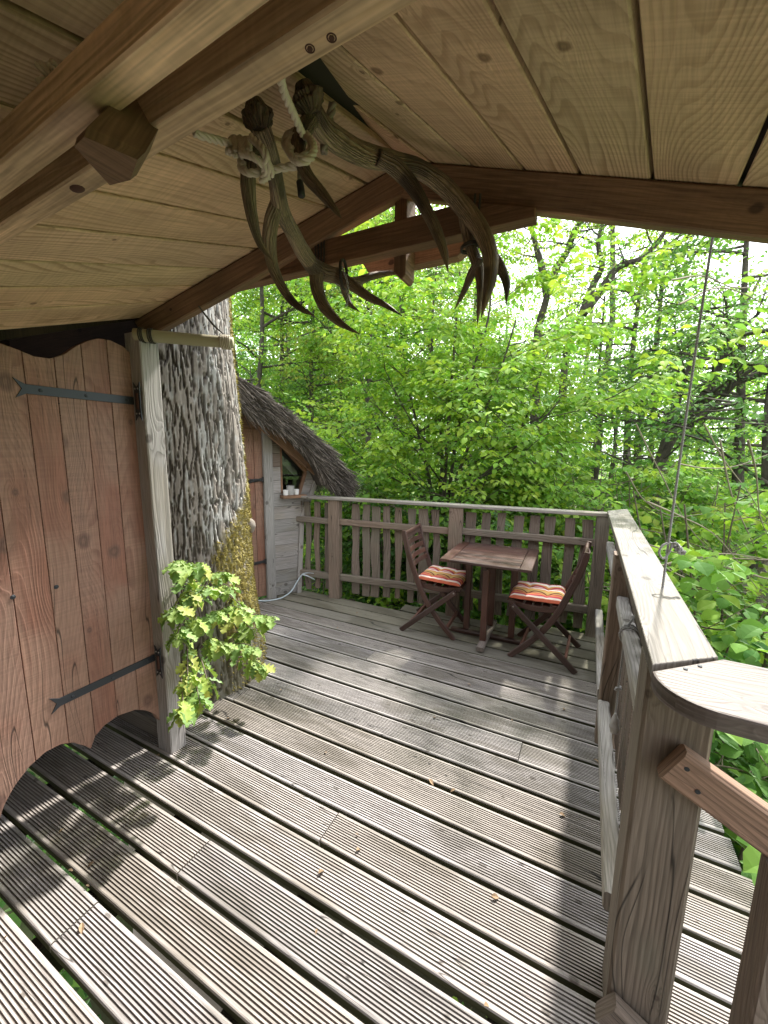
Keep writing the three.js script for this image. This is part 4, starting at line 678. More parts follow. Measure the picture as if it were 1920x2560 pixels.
// ================================================================ ANTLERS AND ROPES under the roof
const hornTex = wood({ seed: 9, w: 256, h: 512, W: 0.16, H: 0.5, rings: 30, wave: 1.6, early: [0.30, 0.22, 0.14], late: [0.075, 0.05, 0.03], knot: [0.1, 0.08, 0.05], contrast: 0.7, knots: 0, blotch: 1.0, blotchCol: [0.09, 0.062, 0.038], fiber: 0.8, raised: 2 });
const horn = new THREE.MeshStandardMaterial({ map: hornTex.map, bumpMap: hornTex.bump, bumpScale: 0.009, roughness: 0.62, vertexColors: true });
const A3 = (x, y, z) => atZ(500 + x / 2.023, 200 + y / 2.023, z);
const wpx = (p, w) => 0.93 * w / 2 / 2.023 * depthOf(p) / FPX;
function hornLimb(list, tint = 1, tip = true) { // [x, y, z, width] in measured places
  const P = list.map((q) => A3(q[0], q[1], q[2])), R = list.map((q, i) => wpx(P[i], q[3])), ph = R0() * 20;
  return tube(P, R, { seg: 8, rs: 18, us: 1, disp: (t, a, l) => 1 + 0.07 * (vn(a * 14 + ph, l * 18, 14) - 0.5) + 0.10 * (vn(a * 5 + ph, l * 9, 5) - 0.5), color: (t) => { const k = tip ? ss(0.72, 1, t) : 0; return [lerp(1, 1.9, k) * tint, lerp(1, 1.85, k) * tint, lerp(1, 1.6, k) * tint]; } });
}
function hornBurr(x, y, z, w, axis) {
  const c = A3(x, y, z), r = wpx(c, w), P = [-0.85, -0.5, -0.15, 0.2, 0.75].map((k) => c.clone().addScaledVector(axis, r * k));
  return tube(P, [r * 0.55, r * 0.72, r * 1.02, r * 0.96, r * 0.55], { seg: 8, rs: 56, disp: (t, a, l) => 1 + 0.34 * (vn(a * 26, l * 160, 26) - 0.45) * ss(0.25, 0.5, t) + 0.14 * (vn(a * 8, l * 50, 8) - 0.5), color: () => [0.3, 0.26, 0.23] });
}
{
  const a = thing('antler', 'branching stag antler roped under the ridge with its tines towards the hut', 'antler');
  part('burr', hornBurr(292, 190, -0.70, 165, V(0.1, -1, -0.25).normalize()), horn, a);
  part('main_beam', hornLimb([[300, 215, -0.70, 110], [345, 350, -0.75, 95], [385, 520, -0.83, 84], [405, 640, -0.90, 92], [470, 775, -1.04, 80], [530, 885, -1.17, 84], [600, 962, -1.29, 92], [690, 992, -1.345, 76]], 1, false), horn, a);
  part('brow_tine', hornLimb([[320, 330, -0.74, 70], [255, 405, -0.70, 84], [243, 520, -0.69, 84], [262, 680, -0.70, 66], [305, 830, -0.72, 42], [372, 922, -0.74, 5]], 0.72), horn, a);
  part('tine', hornLimb([[398, 600, -0.88, 70], [362, 710, -0.885, 78], [350, 830, -0.90, 74], [375, 960, -0.92, 62], [450, 1100, -0.94, 46], [520, 1162, -0.95, 30], [578, 1192, -0.955, 5]], 0.8), horn, a);
  part('tine', hornLimb([[590, 940, -1.28, 78], [592, 1050, -1.275, 72], [625, 1140, -1.265, 64], [700, 1222, -1.25, 42], [755, 1258, -1.245, 22], [808, 1285, -1.24, 5]], 0.85), horn, a);
  part('tine', hornLimb([[680, 985, -1.34, 72], [760, 1030, -1.345, 60], [850, 1095, -1.34, 46], [940, 1140, -1.335, 28], [1022, 1192, -1.33, 5]], 0.95), horn, a);
  part('tine', hornLimb([[740, 1020, -1.36, 40], [800, 1015, -1.41, 44], [870, 992, -1.47, 40], [950, 978, -1.53, 26], [1016, 970, -1.58, 8]], 1.3), horn, a);
  part('tine', hornLimb([[715, 1010, -1.35, 40], [735, 1080, -1.38, 36], [760, 1135, -1.39, 24], [808, 1172, -1.40, 5]], 0.75), horn, a);
}
{
  const a = thing('antler', 'stag antler with long curved beams hanging by the king post under the right roof slope', 'antler');
  part('burr', hornBurr(545, 105, -0.78, 165, V(0.2, -1, -0.4).normalize()), horn, a);
  part('main_beam', hornLimb([[555, 135, -0.79, 115], [610, 235, -0.84, 120], [720, 325, -0.93, 120], [850, 385, -1.05, 108], [985, 415, -1.18, 92], [1110, 450, -1.27, 90], [1240, 545, -1.33, 92], [1345, 660, -1.36, 96], [1430, 780, -1.355, 88], [1470, 900, -1.34, 82], [1468, 1010, -1.33, 66], [1445, 1110, -1.325, 40], [1422, 1202, -1.32, 5]], 0.95), horn, a);
  part('tine', hornLimb([[900, 390, -1.06, 80], [985, 440, -1.10, 92], [1070, 530, -1.13, 78], [1135, 640, -1.14, 68], [1195, 760, -1.145, 60], [1235, 870, -1.145, 44], [1255, 968, -1.14, 6]], 0.68), horn, a);
  part('tine', hornLimb([[1335, 660, -1.36, 70], [1352, 760, -1.38, 68], [1378, 860, -1.385, 64], [1412, 960, -1.38, 56], [1420, 1060, -1.37, 44], [1412, 1150, -1.365, 26], [1402, 1236, -1.36, 5]], 0.9), horn, a);
  part('tine', hornLimb([[1420, 900, -1.36, 50], [1375, 980, -1.38, 48], [1335, 1070, -1.39, 32], [1288, 1160, -1.40, 5]], 0.6), horn, a);
  part('tine', hornLimb([[1470, 870, -1.345, 50], [1518, 945, -1.36, 52], [1550, 1030, -1.365, 40], [1548, 1140, -1.37, 5]], 0.6), horn, a);
  part('brow_tine', hornLimb([[560, 200, -0.80, 90], [505, 290, -0.76, 88], [500, 370, -0.73, 80], [540, 480, -0.715, 72], [615, 570, -0.705, 58], [680, 650, -0.695, 36], [715, 700, -0.69, 5]], 0.62), horn, a);
}
{ // ropes
  const r1 = thing('hanging_rope', 'white laid rope from the tie beam to the coil round a stag antler', 'rope');
  part('rope_length', rope([A3(405, -30, -0.55), A3(420, 50, -0.58), A3(470, 165, -0.63), A3(515, 268, -0.68)], 0.0072), ropeMat, r1);
  const coil = (cx, cy, z, rx, ry, turns, drift, tilt = 0) => { const P = [], N = Math.round(turns * 14); for (let i = 0; i <= N; i++) { const t = i / N, a = t * turns * Math.PI * 2 + 2.2; const x = Math.cos(a) * rx, y = Math.sin(a) * ry; P.push(A3(cx + x * Math.cos(tilt) - y * Math.sin(tilt) + drift[0] * (t - 0.5), cy + x * Math.sin(tilt) + y * Math.cos(tilt) + drift[1] * (t - 0.5), z + 0.045 * Math.sin(a) * 0.6 + drift[2] * (t - 0.5))); } return rope(P, 0.0072); };
  part('coil', coil(505, 335, -0.725, 64, 62, 2.2, [30, 44, 0.06]), ropeMat, r1);
  const r2 = thing('lashing_rope', 'white rope knotted round the antler nearest the hut and tied off to the beam', 'rope');
  part('rope_length', rope([A3(-30, 268, -0.58), A3(30, 288, -0.60), A3(150, 322, -0.66)], 0.0072), ropeMat, r2);
  part('coil', coil(198, 338, -0.675, 5, 42, 2.7, [92, 8, 0.0], 0.1), ropeMat, r2);
  part('coil', coil(258, 436, -0.69, 54, 26, 1.2, [0, 34, 0.0], 0.3), ropeMat, r2);
  part('rope_length', rope([A3(215, 370, -0.65), A3(280, 395, -0.645), A3(330, 440, -0.66), A3(340, 500, -0.68)], 0.0072), ropeMat, r2);
  part('rope_length', rope([A3(255, 290, -0.66), A3(310, 345, -0.655), A3(345, 420, -0.66), A3(365, 480, -0.68)], 0.0072), ropeMat, r2);
  part('rope_length', rope([A3(330, 415, -0.68), A3(335, 470, -0.67), A3(310, 512, -0.675)], 0.0072), ropeMat, r2);
  part('rope_length', rope([A3(300, 325, -0.655), A3(335, 385, -0.65), A3(325, 450, -0.665), A3(340, 505, -0.68)], 0.0072), ropeMat, r2);
  part('rope_length', rope([A3(355, 456, -0.69), A3(420, 444, -0.70), A3(488, 434, -0.71)], 0.0072), ropeMat, r2);
  const r3 = thing('rope_end', 'short grey rope tail hanging beside the upper antler beam', 'rope');
  part('rope_length', rope([A3(672, 120, -0.88), A3(655, 200, -0.875), A3(636, 290, -0.87), A3(625, 368, -0.865)], 0.0095), new THREE.MeshStandardMaterial({ color: lin(0.22, 0.19, 0.15), roughness: 0.9 }), r3);
  const r4 = thing('taped_rope_end', 'rope tail bound with black tape hanging below the rope coil', 'rope');
  part('rope_length', rope([A3(520, 400, -0.78), A3(508, 460, -0.78), A3(505, 520, -0.78)], 0.006), new THREE.MeshStandardMaterial({ color: lin(0.2, 0.17, 0.13), roughness: 0.9 }), r4);
  part('tape', tube([A3(504, 515, -0.78), A3(510, 550, -0.78), A3(514, 588, -0.78)], [0.0075, 0.008, 0.008], { rs: 10, seg: 2 }), black, r4);
  const r5 = thing('rope_knot', 'frayed white knot on top of the upper tie beam', 'rope');
  const kq = atY(140, 205, 2.075); part('knot', rope([0, 1, 2, 3, 4, 5, 6, 7, 8, 9].map((i) => kq.clone().add(V(0.016 * Math.cos(i * 2.1), 0.014 * Math.sin(i * 1.7), 0.014 * Math.sin(i * 2.9)))), 0.0065), ropeMat, r5);
}
{ // cord bindings
  const b = thing('cord_binding', 'dark cord wound round the collar beam above the antler fork', 'cord'), x0 = atZ(800, 640, -1.44).x;
  for (let k = 0; k < 4; k++) { const x = x0 - 0.022 + k * 0.014, P = [V(x, 2.322, -1.437), V(x + 0.004, 2.375, -1.434), V(x + 0.006, 2.425, -1.437), V(x + 0.004, 2.427, -1.47), V(x, 2.425, -1.50), V(x, 2.375, -1.502), V(x, 2.32, -1.498), V(x, 2.318, -1.47)]; part('cord_turn', tube(P, P.map(() => 0.0035), { seg: 3, rs: 6 }), darkCord, b); }
  const c = A3(722, 985, -1.35), w = 0.048, P = []; for (let i = 0; i <= 20; i++) { const a = i / 20 * Math.PI * 4; P.push(c.clone().add(V(0.014 * Math.sin(a) + i * 0.0004, w * Math.cos(a), w * 0.9 * Math.sin(a)))); }
  const b2 = thing('cord_binding', 'dark cord loop round the antler fork with a twisted string end', 'cord'); part('cord_turn', tube(P, P.map(() => 0.004), { seg: 2, rs: 6 }), darkCord, b2);
  part('string', rope([A3(718, 945, -1.31), A3(742, 1010, -1.31), A3(748, 1070, -1.31), A3(740, 1145, -1.31)], 0.0045, { strands: 2 }), cordMat, b2);
  const c3 = A3(1366, 848, -1.384), b3 = thing('cord_binding', 'dark cord ring round a lower tine of the antler by the king post', 'cord'), Q = []; for (let i = 0; i <= 30; i++) { const a = i / 30 * Math.PI * 4; Q.push(c3.clone().add(V(0.028 * Math.cos(a), -0.006 + i * 0.0005 + 0.006 * Math.cos(a), 0.03 * Math.sin(a)))); } part('cord_turn', tube(Q, Q.map(() => 0.0035), { seg: 2, rs: 6 }), darkCord, b3);
  const b4 = thing('cord_binding', 'two grey cords passing over the end of the collar beam', 'cord'); for (const x of [1392, 1418]) part('cord_turn', tube([A3(x, 575, -1.43), A3(x - 4, 625, -1.434), A3(x - 12, 680, -1.436)], [0.004, 0.004, 0.004], { rs: 6, seg: 3 }), darkCord, b4);
}
{ // wooden bar slung in front of the oak
  const b = thing('hanging_bar', 'round pale wooden bar slung by cords in front of the oak trunk', 'bar');
  const y = 2.086, p0 = V(-1.85, y, -1.165), p1 = atY(583, 857, y - 0.01);
  part('rod', tube([p0, p0.clone().lerp(p1, 0.3), p0.clone().lerp(p1, 0.7), p1], [0.027, 0.026, 0.026, 0.025], { rs: 16, seg: 4, disp: (t, a) => 1 + 0.03 * Math.sin(a * 9 + t * 5) }), new THREE.MeshStandardMaterial({ color: lin(0.34, 0.31, 0.2), roughness: 0.6 }), b);
  const ring = (t) => { const c = p0.clone().lerp(p1, t), d = p1.clone().sub(p0).normalize(), u = V(0, 1, 0), r = d.clone().cross(u), P = []; for (let i = 0; i <= 30; i++) { const a = i / 30 * Math.PI * 6; P.push(c.clone().addScaledVector(u, 0.03 * Math.cos(a)).addScaledVector(r, 0.03 * Math.sin(a)).addScaledVector(d, (i / 30 - 0.5) * 0.022)); } return tube(P, P.map(() => 0.003), { seg: 2, rs: 5 }); };
  for (const t of [0.08, 0.17, 0.9, 0.955]) part('cord_turn', ring(t), t > 0.5 ? ropeMat : darkCord, b);
  const e = p0.clone().lerp(p1, 0.92), up1 = atZ(496, 764, -1.27); for (const k of [0, 1]) part('sling', tube([e.clone().add(V(0, 0.03, 0.004 * k)), e.clone().lerp(up1, 0.5).add(V(0.006 * k, 0, 0)), up1], [0.003, 0.003, 0.003], { seg: 2, rs: 5 }), darkCord, b);
}

// ================================================================ SMALL CORDS on the railing, cable at the hut
{
  const P0 = V(0.277, 1.118, -1.711), c = thing('guy_rope', 'thin grey rope running from the railing top board up to the roof edge', 'rope');
  part('rope_length', rope([V(0.277, 1.10, -1.711), V(0.279, 1.5, -1.711), V(0.285, 2.0, -1.71), V(0.292, 2.42, -1.705)], 0.0042, { strands: 3 }), cordMat, c);
  const k = V(0.284, 1.285, -1.707); part('loop', rope([k.clone(), k.clone().add(V(-0.024, -0.012, 0.01)), k.clone().add(V(-0.033, -0.040, 0.014)), k.clone().add(V(-0.018, -0.060, 0.01)), k.clone().add(V(-0.002, -0.036, 0.004)), k.clone().add(V(0.004, 0, 0))], 0.004), cordMat, c);
  const kn = [0, 1, 2, 3, 4, 5, 6, 7, 8, 9, 10, 11].map((i) => k.clone().add(V(0.012 + 0.0026 * i + 0.009 * Math.cos(i * 2), -0.005 - 0.003 * i + 0.010 * Math.sin(i * 2), 0.009 * Math.sin(i * 2.6)))); part('knot', rope(kn, 0.0046), cordMat, c);
}
{
  const s = thing('knotted_string', 'frayed grey string looped round the railing bar with a rag at its end', 'string');
  const q = V(0.213, 0.835, -1.90), P = []; for (let i = 0; i <= 26; i++) { const a = i / 26 * Math.PI * 5; P.push(q.clone().add(V(-0.036 * Math.cos(a), 0.042 * Math.sin(a), 0.02 * Math.sin(a * 0.5) + 0.0008 * i))); }
  part('loop', rope(P, 0.004, { strands: 2 }), cordMat, s);
  part('string', rope([q.clone().add(V(0.03, 0.1, -0.06)), q.clone().add(V(0, 0.05, -0.01)), q.clone().add(V(-0.035, 0.0, 0.0))], 0.0045), cordMat, s);
  part('string', rope([V(0.197, 0.80, -1.90), V(0.199, 0.72, -1.92), V(0.2, 0.6, -1.94), V(0.2, 0.5, -1.94), V(0.199, 0.43, -1.92)], 0.0045), cordMat, s);
  part('knot', rope([0, 1, 2, 3, 4, 5, 6, 7, 8].map((i) => V(0.2 + 0.012 * Math.cos(i * 1.9), 0.56 + 0.010 * Math.sin(i * 2.3), -1.94 + 0.012 * Math.sin(i * 1.3))), 0.004), cordMat, s);
  part('rag', tube([V(0.199, 0.45, -1.92), V(0.199, 0.42, -1.92), V(0.2, 0.385, -1.92), V(0.199, 0.355, -1.918)], [0.006, 0.014, 0.022, 0.014], { rs: 14, seg: 5, disp: (t, a, l) => 1 + 0.35 * (vn(a * 7, l * 60, 7) - 0.5) }), new THREE.MeshStandardMaterial({ color: lin(0.36, 0.35, 0.34), roughness: 0.9 }), s);
}
{
  const c = thing('grey_cable', 'pale grey cable looping from under the hut door to the picket fence', 'cable');
  const pts = [atY(625, 1500, 0.008), atY(665, 1502, 0.008), atY(700, 1496, 0.008), V(-2.80, 0.015, -3.16), V(-2.76, 0.06, -3.24), V(-2.74, 0.15, -3.32), V(-2.72, 0.215, -3.385), V(-2.66, 0.24, -3.40), V(-2.58, 0.245, -3.41)];
  part('cable_run', tube(pts, pts.map(() => 0.0072), { rs: 10, seg: 8 }), new THREE.MeshStandardMaterial({ color: lin(0.45, 0.52, 0.55), roughness: 0.45 }), c);
  part('cable_run', tube([V(-2.72, 0.215, -3.387), V(-2.64, 0.20, -3.40), V(-2.58, 0.17, -3.42)], [0.0075, 0.0075, 0.0075], { rs: 8, seg: 5 }), new THREE.MeshStandardMaterial({ color: lin(0.5, 0.55, 0.57), roughness: 0.45 }), c);
}

// ================================================================ FOLIAGE
function leafTris(L, W, { fold = 0.25, curl = 0.15, n = 3 } = {}) { // one leaf along +z from its base, lying in xz
  const pr = [0.0, 0.62, 1.0, 0.78, 0.0], P = []; const rows = pr.length;
  for (let k = 0; k < rows; k++) { const t = k / (rows - 1), w = W / 2 * pr[k], y = -curl * L * t * t; P.push([V(-w, y + fold * w, t * L), V(0, y, t * L), V(w, y + fold * w, t * L)]); }
  const out = []; for (let k = 0; k + 1 < rows; k++) { const [a, b, c] = P[k], [d, e, f] = P[k + 1]; if (k === 0) out.push(b, d, e, b, e, f); else if (k === rows - 2) out.push(a, e, b, b, e, c); else out.push(a, d, e, a, e, b, b, e, f, b, f, c); }
  return out.map((v) => v.clone());
}
function sprigGeo(seed, { n = 9, len = 0.42, L = 0.085, W = 0.05, spread = 1.0, droop = 0.35, jit = 0.5 } = {}) { // a flat leafy spray along +z
  const rng = rngOf(seed), pos = [], col = [];
  for (let k = 0; k < n; k++) {
    const t = (k + 0.4) / n, side = k === n - 1 ? 0 : k % 2 ? 1 : -1, s = (0.75 + 0.5 * rng()) * (1 - 0.15 * t), tri = leafTris(L * s, W * s, { fold: 0.15 + 0.35 * rng(), curl: 0.1 + 0.35 * rng() });
    const q = new THREE.Quaternion().setFromEuler(new THREE.Euler(droop * (0.2 + rng()) , side * (0.75 + 0.5 * rng()) * spread, (rng() - 0.5) * jit * 2.4, 'YXZ')), o = V(side * 0.008, -0.12 * len * t * t + (rng() - 0.5) * 0.03, t * len);
    const g = 0.78 + 0.5 * rng(), yl = rng() * 0.35;
    for (const v of tri) { v.applyQuaternion(q).add(o); pos.push(v.x, v.y, v.z); col.push(g * (1 + yl), g * (1 + yl * 0.25), g * (1 - yl * 0.3)); }
  }
  const g = new THREE.BufferGeometry(); g.setAttribute('position', new THREE.Float32BufferAttribute(pos, 3)); g.setAttribute('color', new THREE.Float32BufferAttribute(col, 3)); g.computeVertexNormals(); return g;
}
const leafMat = new THREE.MeshPhysicalMaterial({ vertexColors: true, roughness: 0.8, transmission: 0.58, thickness: 0, ior: 1.45, specularIntensity: 0.45, side: THREE.DoubleSide });
const SPRIG = { beech: [1, 2, 3].map((s) => sprigGeo(s)), fine: [4, 5].map((s) => sprigGeo(s, { n: 12, len: 0.5, L: 0.06, W: 0.04, jit: 0.8 })), oak: [6, 7].map((s) => sprigGeo(s, { n: 8, len: 0.3, L: 0.07, W: 0.05, spread: 1.3, jit: 1.0 })), maple: [8, 9].map((s) => sprigGeo(s, { n: 6, len: 0.32, L: 0.105, W: 0.1, spread: 1.2, droop: 0.5 })), hazel: [10, 11].map((s) => sprigGeo(s, { n: 7, len: 0.4, L: 0.10, W: 0.078, droop: 0.25, jit: 0.35 })) };
function foliage(spots, kind, palette, parent, rng, scale = 1, flat = 0.75) { // spots: {p, d}
  const gs = SPRIG[kind], D = new THREE.Object3D(), c = new THREE.Color(), Z = V(0, 0, 1);
  gs.forEach((g, gi) => {
    const mine = spots.filter((_, i) => i % gs.length === gi); if (!mine.length) return;
    const im = new THREE.InstancedMesh(g, leafMat, mine.length);
    mine.forEach((s, i) => {
      const d = s.d.clone(); d.y *= (1 - flat); d.x += (rng() - 0.5) * 0.9; d.z += (rng() - 0.5) * 0.9; d.y += (rng() - 0.62) * 0.55; d.normalize();
      D.position.copy(s.p); D.up.set((rng() - 0.5) * 0.5, 1, (rng() - 0.5) * 0.5); D.lookAt(s.p.clone().add(d)); D.scale.setScalar(scale * (0.75 + 0.5 * rng())); D.updateMatrix(); im.setMatrixAt(i, D.matrix);
      const q = pick(palette, rng), k = 0.8 + 0.4 * rng(); im.setColorAt(i, c.setRGB(q[0] * k, q[1] * k, q[2] * k));
    });
    im.name = numbered('foliage'); im.userData.kind = 'stuff'; im.castShadow = im.receiveShadow = true; parent.add(im);
  });
}
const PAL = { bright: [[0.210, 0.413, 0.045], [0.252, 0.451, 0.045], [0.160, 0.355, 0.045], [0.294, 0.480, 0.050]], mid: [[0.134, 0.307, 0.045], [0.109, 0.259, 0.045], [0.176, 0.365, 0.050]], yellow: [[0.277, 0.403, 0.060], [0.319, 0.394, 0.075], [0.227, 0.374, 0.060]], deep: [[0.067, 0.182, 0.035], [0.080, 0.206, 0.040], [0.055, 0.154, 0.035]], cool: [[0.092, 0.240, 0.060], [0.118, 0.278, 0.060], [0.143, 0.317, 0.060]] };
const barkTex = wood({ seed: 12, w: 256, h: 256, W: 0.4, H: 0.8, rings: 26, wave: 6, early: [0.125, 0.11, 0.09], late: [0.05, 0.042, 0.034], knot: [0.05, 0.04, 0.03], contrast: 0.9, knots: 0, blotch: 0.7, fiber: 0.5, raised: 2 });
const BARK = { dark: new THREE.MeshStandardMaterial({ map: barkTex.map, bumpMap: barkTex.bump, bumpScale: 0.012, roughness: 1, color: lin(0.75, 0.74, 0.7) }), grey: new THREE.MeshStandardMaterial({ map: barkTex.map, bumpMap: barkTex.bump, bumpScale: 0.008, roughness: 1, color: lin(1.0, 1.0, 0.95) }), twig: new THREE.MeshStandardMaterial({ color: lin(0.12, 0.095, 0.07), roughness: 0.9 }) };
/** a limb that wanders from p along d; returns its points */
function wander(rng, p, d, len, n, bend, lift = 0) { const P = [p.clone()], q = p.clone(), v = d.clone().normalize(); for (let k = 0; k < n; k++) { v.x += (rng() - 0.5) * bend; v.y += (rng() - 0.5) * bend + lift; v.z += (rng() - 0.5) * bend; v.normalize(); q.addScaledVector(v, len / n); P.push(q.clone()); } return P; }
const taper = (P, a, b) => P.map((_, i) => lerp(a, b, Math.pow(i / (P.length - 1), 0.8)));
/**
 * A tree from explicit stems (world points from the ground up). Limbs leave the stems from height fraction t0; side twigs leave the limbs; sprays sit on the twigs.
 */
function tree({ name = 'tree', label, category = 'tree', group, stems, limbs = 14, t0 = 0.3, limbLen = 1.6, elev = [0.1, 0.7], subs = 5, subLen = 0.6, spr = 3, kind = 'beech', pal = PAL.mid, scale = 1, seed = 1, bark = BARK.dark, flat = 0.75, face = null, bend = 0.35, limbR = 0.3, keep = null, tipSpray = 1 }) {
  const rng = rngOf(seed * 131 + 7), base = stems[0].P[0].clone(), t = thing(name, label, category, V(base.x, base.y, base.z), 0, group), off = base.clone().negate(), tw = [], spots = [];
  const onDeck = (p, m = 0) => p.x > -3.1 - m && p.x < 0.36 + m && p.z > -3.9 - m && p.y < 2.9 && p.y > -0.5;
  const addSpots = (P, from, m) => { for (let k = 0; k < m; k++) { const q = from + (1 - from) * ((k + rng()) / m) * (P.length - 1.001) / (P.length - 1), f = q * (P.length - 1), i = Math.min(P.length - 2, Math.floor(f)), p = P[i].clone().lerp(P[i + 1], f - i), d = P[i + 1].clone().sub(P[i]).normalize(); p.x += (rng() - 0.5) * 0.18 * scale; p.y += (rng() - 0.5) * 0.16 * scale; p.z += (rng() - 0.5) * 0.18 * scale; if (keep && !keep(p)) continue; if (onDeck(p, 0.22) || onDeck(p.clone().addScaledVector(d, 0.4 * scale), 0.06)) continue; spots.push({ p: p.add(off), d }); } };
  for (const s of stems) {
    for (const p of s.P) if (onDeck(p, 0.2)) { if (p.x > -0.6) p.x = 0.62; else p.z = -4.2; }
    const P = s.P, R = s.R ?? taper(P, s.r, s.r * 0.25);
    part(s.branch ? 'branch' : 'trunk', tube(P.map((p) => p.clone().add(off)), R, { rs: s.r > 0.05 ? 10 : 7, seg: 4, disp: (u, a, l) => 1 + 0.12 * (vn(a * 6, l * 3, 6) - 0.5) }), bark, t);
    const cv = new THREE.CatmullRomCurve3(P), L = cv.getLength(), nl = s.limbs ?? limbs;
    for (let k = 0; k < nl; k++) {
      const u = (s.t0 ?? t0) + (1 - (s.t0 ?? t0)) * (k + rng() * 0.8) / nl, p = cv.getPointAt(Math.min(0.995, u)), r = lerp(s.r, s.r * 0.25, u);
      let az = rng() * Math.PI * 2; if (face != null && rng() < 0.5) az = face + (rng() - 0.5) * 2.2;
      const el = lerp(elev[0], elev[1], rng()), ll = limbLen * (s.ll ?? 1) * (0.65 + 0.7 * rng()) * (1 - 0.35 * (u - t0)), d = V(Math.cos(az) * Math.cos(el), Math.sin(el), Math.sin(az) * Math.cos(el));
      const lp = wander(rng, p, d, ll, 5, bend, 0.01); if (lp.some((q) => onDeck(q, 0.1))) continue; const lr = Math.min(r * 0.75, limbR * 0.1 * Math.sqrt(ll / 1.5));
      tw.push(tube(lp.map((q) => q.clone().add(off)), taper(lp, Math.max(0.006, lr), 0.004), { rs: 5, seg: 2, cap: false }));
      addSpots(lp, 0.35, Math.round(spr * tipSpray));
      for (let m = 0; m < subs; m++) {
        const f = 0.2 + 0.8 * (m + rng()) / subs, i = Math.min(4, Math.floor(f * 5)), sp = lp[i].clone().lerp(lp[i + 1], f * 5 - i), ld = lp[i + 1].clone().sub(lp[i]).normalize(), sd = ld.clone().applyAxisAngle(V(0, 1, 0), (rng() < 0.5 ? 1 : -1) * (0.5 + 0.7 * rng())); sd.y += (rng() - 0.45) * 0.5;
        const q = wander(rng, sp, sd, subLen * (0.6 + 0.8 * rng()), 4, bend * 0.8, 0); if (q.some((z) => onDeck(z, 0.05))) continue;
        tw.push(tube(q.map((z) => z.clone().add(off)), taper(q, Math.max(0.004, lr * 0.4), 0.002), { rs: 4, seg: 1, cap: false, lin: true })); addSpots(q, 0.1, spr);
      }
    }
  }
  if (tw.length) { const b = part('branches', tw, bark, t); b.userData.kind = 'stuff'; }
  foliage(spots, kind, pal, t, rng, scale, flat);
  return spots.length;
}

// ================================================================ WOODLAND round the deck
const S = (pts, dist, r, o = {}) => { const P = pts.map((q) => atD(q[0], q[1], q[2] ?? dist)); if (!o.branch) { const b = P[0].clone(); b.y = GROUND - 0.1; b.x += (o.dx ?? 0); b.z += (o.dz ?? 0); if (P[0].y > GROUND + 0.4) P.unshift(b); } return { P, r, ...o }; };
let sprays = 0;
// hornbeam in the middle, many slender stems
sprays += tree({ name: 'hornbeam', label: 'bright green many stemmed hornbeam just beyond the picket fence', seed: 1, kind: 'beech', pal: [...PAL.bright, PAL.bright[3], PAL.mid[2]], limbs: 13, t0: 0.25, limbLen: 1.6, subs: 6, subLen: 0.55, spr: 6, elev: [-0.05, 0.75], bark: BARK.dark, scale: 1.0,
  stems: [S([[1080, 1250], [1050, 1100], [1010, 900], [1000, 740]], 5.6, 0.035), S([[1110, 1240], [1120, 1080], [1135, 880], [1150, 680]], 5.4, 0.04), S([[1130, 1250], [1170, 1120], [1240, 960], [1290, 800]], 5.2, 0.035), S([[1060, 1260], [1000, 1150], [940, 1060], [900, 940]], 5.9, 0.03), S([[1150, 1250], [1230, 1170], [1330, 1080], [1400, 1000]], 5.0, 0.03), S([[1100, 1250], [1105, 1120], [1080, 860], [1095, 620]], 6.2, 0.04), S([[1140, 1260], [1180, 1180], [1290, 1090], [1370, 880]], 5.8, 0.032), S([[1120, 1260], [1160, 1000], [1220, 800], [1230, 690]], 5.9, 0.035)] });
// slim trees behind the hut and the hornbeam
const slim = (px, top, dist, r, seed, label, o = {}) => sprays += tree({ label, seed, limbs: 26, t0: 0.22, limbLen: 2.4, subs: 5, subLen: 0.9, spr: 6, kind: 'fine', pal: PAL.bright, scale: 1.35, elev: [-0.1, 0.5], stems: [S([[px, 1240], [px + 14 * Math.sin(seed * 3), 1240 - (1240 - top) * 0.3], [px + (o.lean ?? 0) * 0.5 - 16 * Math.sin(seed * 5), 1240 - (1240 - top) * 0.62], [px + (o.lean ?? 0) + 12 * Math.sin(seed * 7), top]], dist, r)], ...o });
slim(640, 560, 9.5, 0.11, 21, 'slim dark tree directly behind the thatched roof top');
slim(705, 500, 12, 0.13, 22, 'tall woodland tree showing above the thatch beside the oak trunk', { pal: [...PAL.bright, ...PAL.mid] });
slim(780, 560, 10.5, 0.10, 23, 'light green tree between the thatch tip and the antler tines', { pal: [...PAL.bright, ...PAL.yellow], lean: 30 });
slim(845, 480, 13, 0.14, 24, 'dark trunked tree seen through the tines of the hut side antler', { lean: 60, pal: PAL.mid });
slim(925, 460, 10, 0.12, 25, 'woodland tree standing left of the hornbeam under the king post', { lean: -20, pal: [...PAL.bright, ...PAL.yellow] });
slim(985, 420, 14, 0.15, 26, 'pale leaved tree rising behind the collar beam', { pal: [...PAL.bright, ...PAL.yellow], lean: 20 });
slim(1180, 480, 15, 0.16, 27, 'tall tree behind the hornbeam crown under the king post antler', { pal: [...PAL.yellow, ...PAL.bright], lean: 20, limbs: 16 });
slim(590, 500, 14, 0.15, 28, 'dark trunk half hidden by the mossy edge of the oak', { pal: PAL.mid });
slim(1060, 450, 18, 0.16, 36, 'distant pale green tree seen between the hornbeam and the collar beam', { pal: [...PAL.yellow, ...PAL.mid], scale: 1.6 });
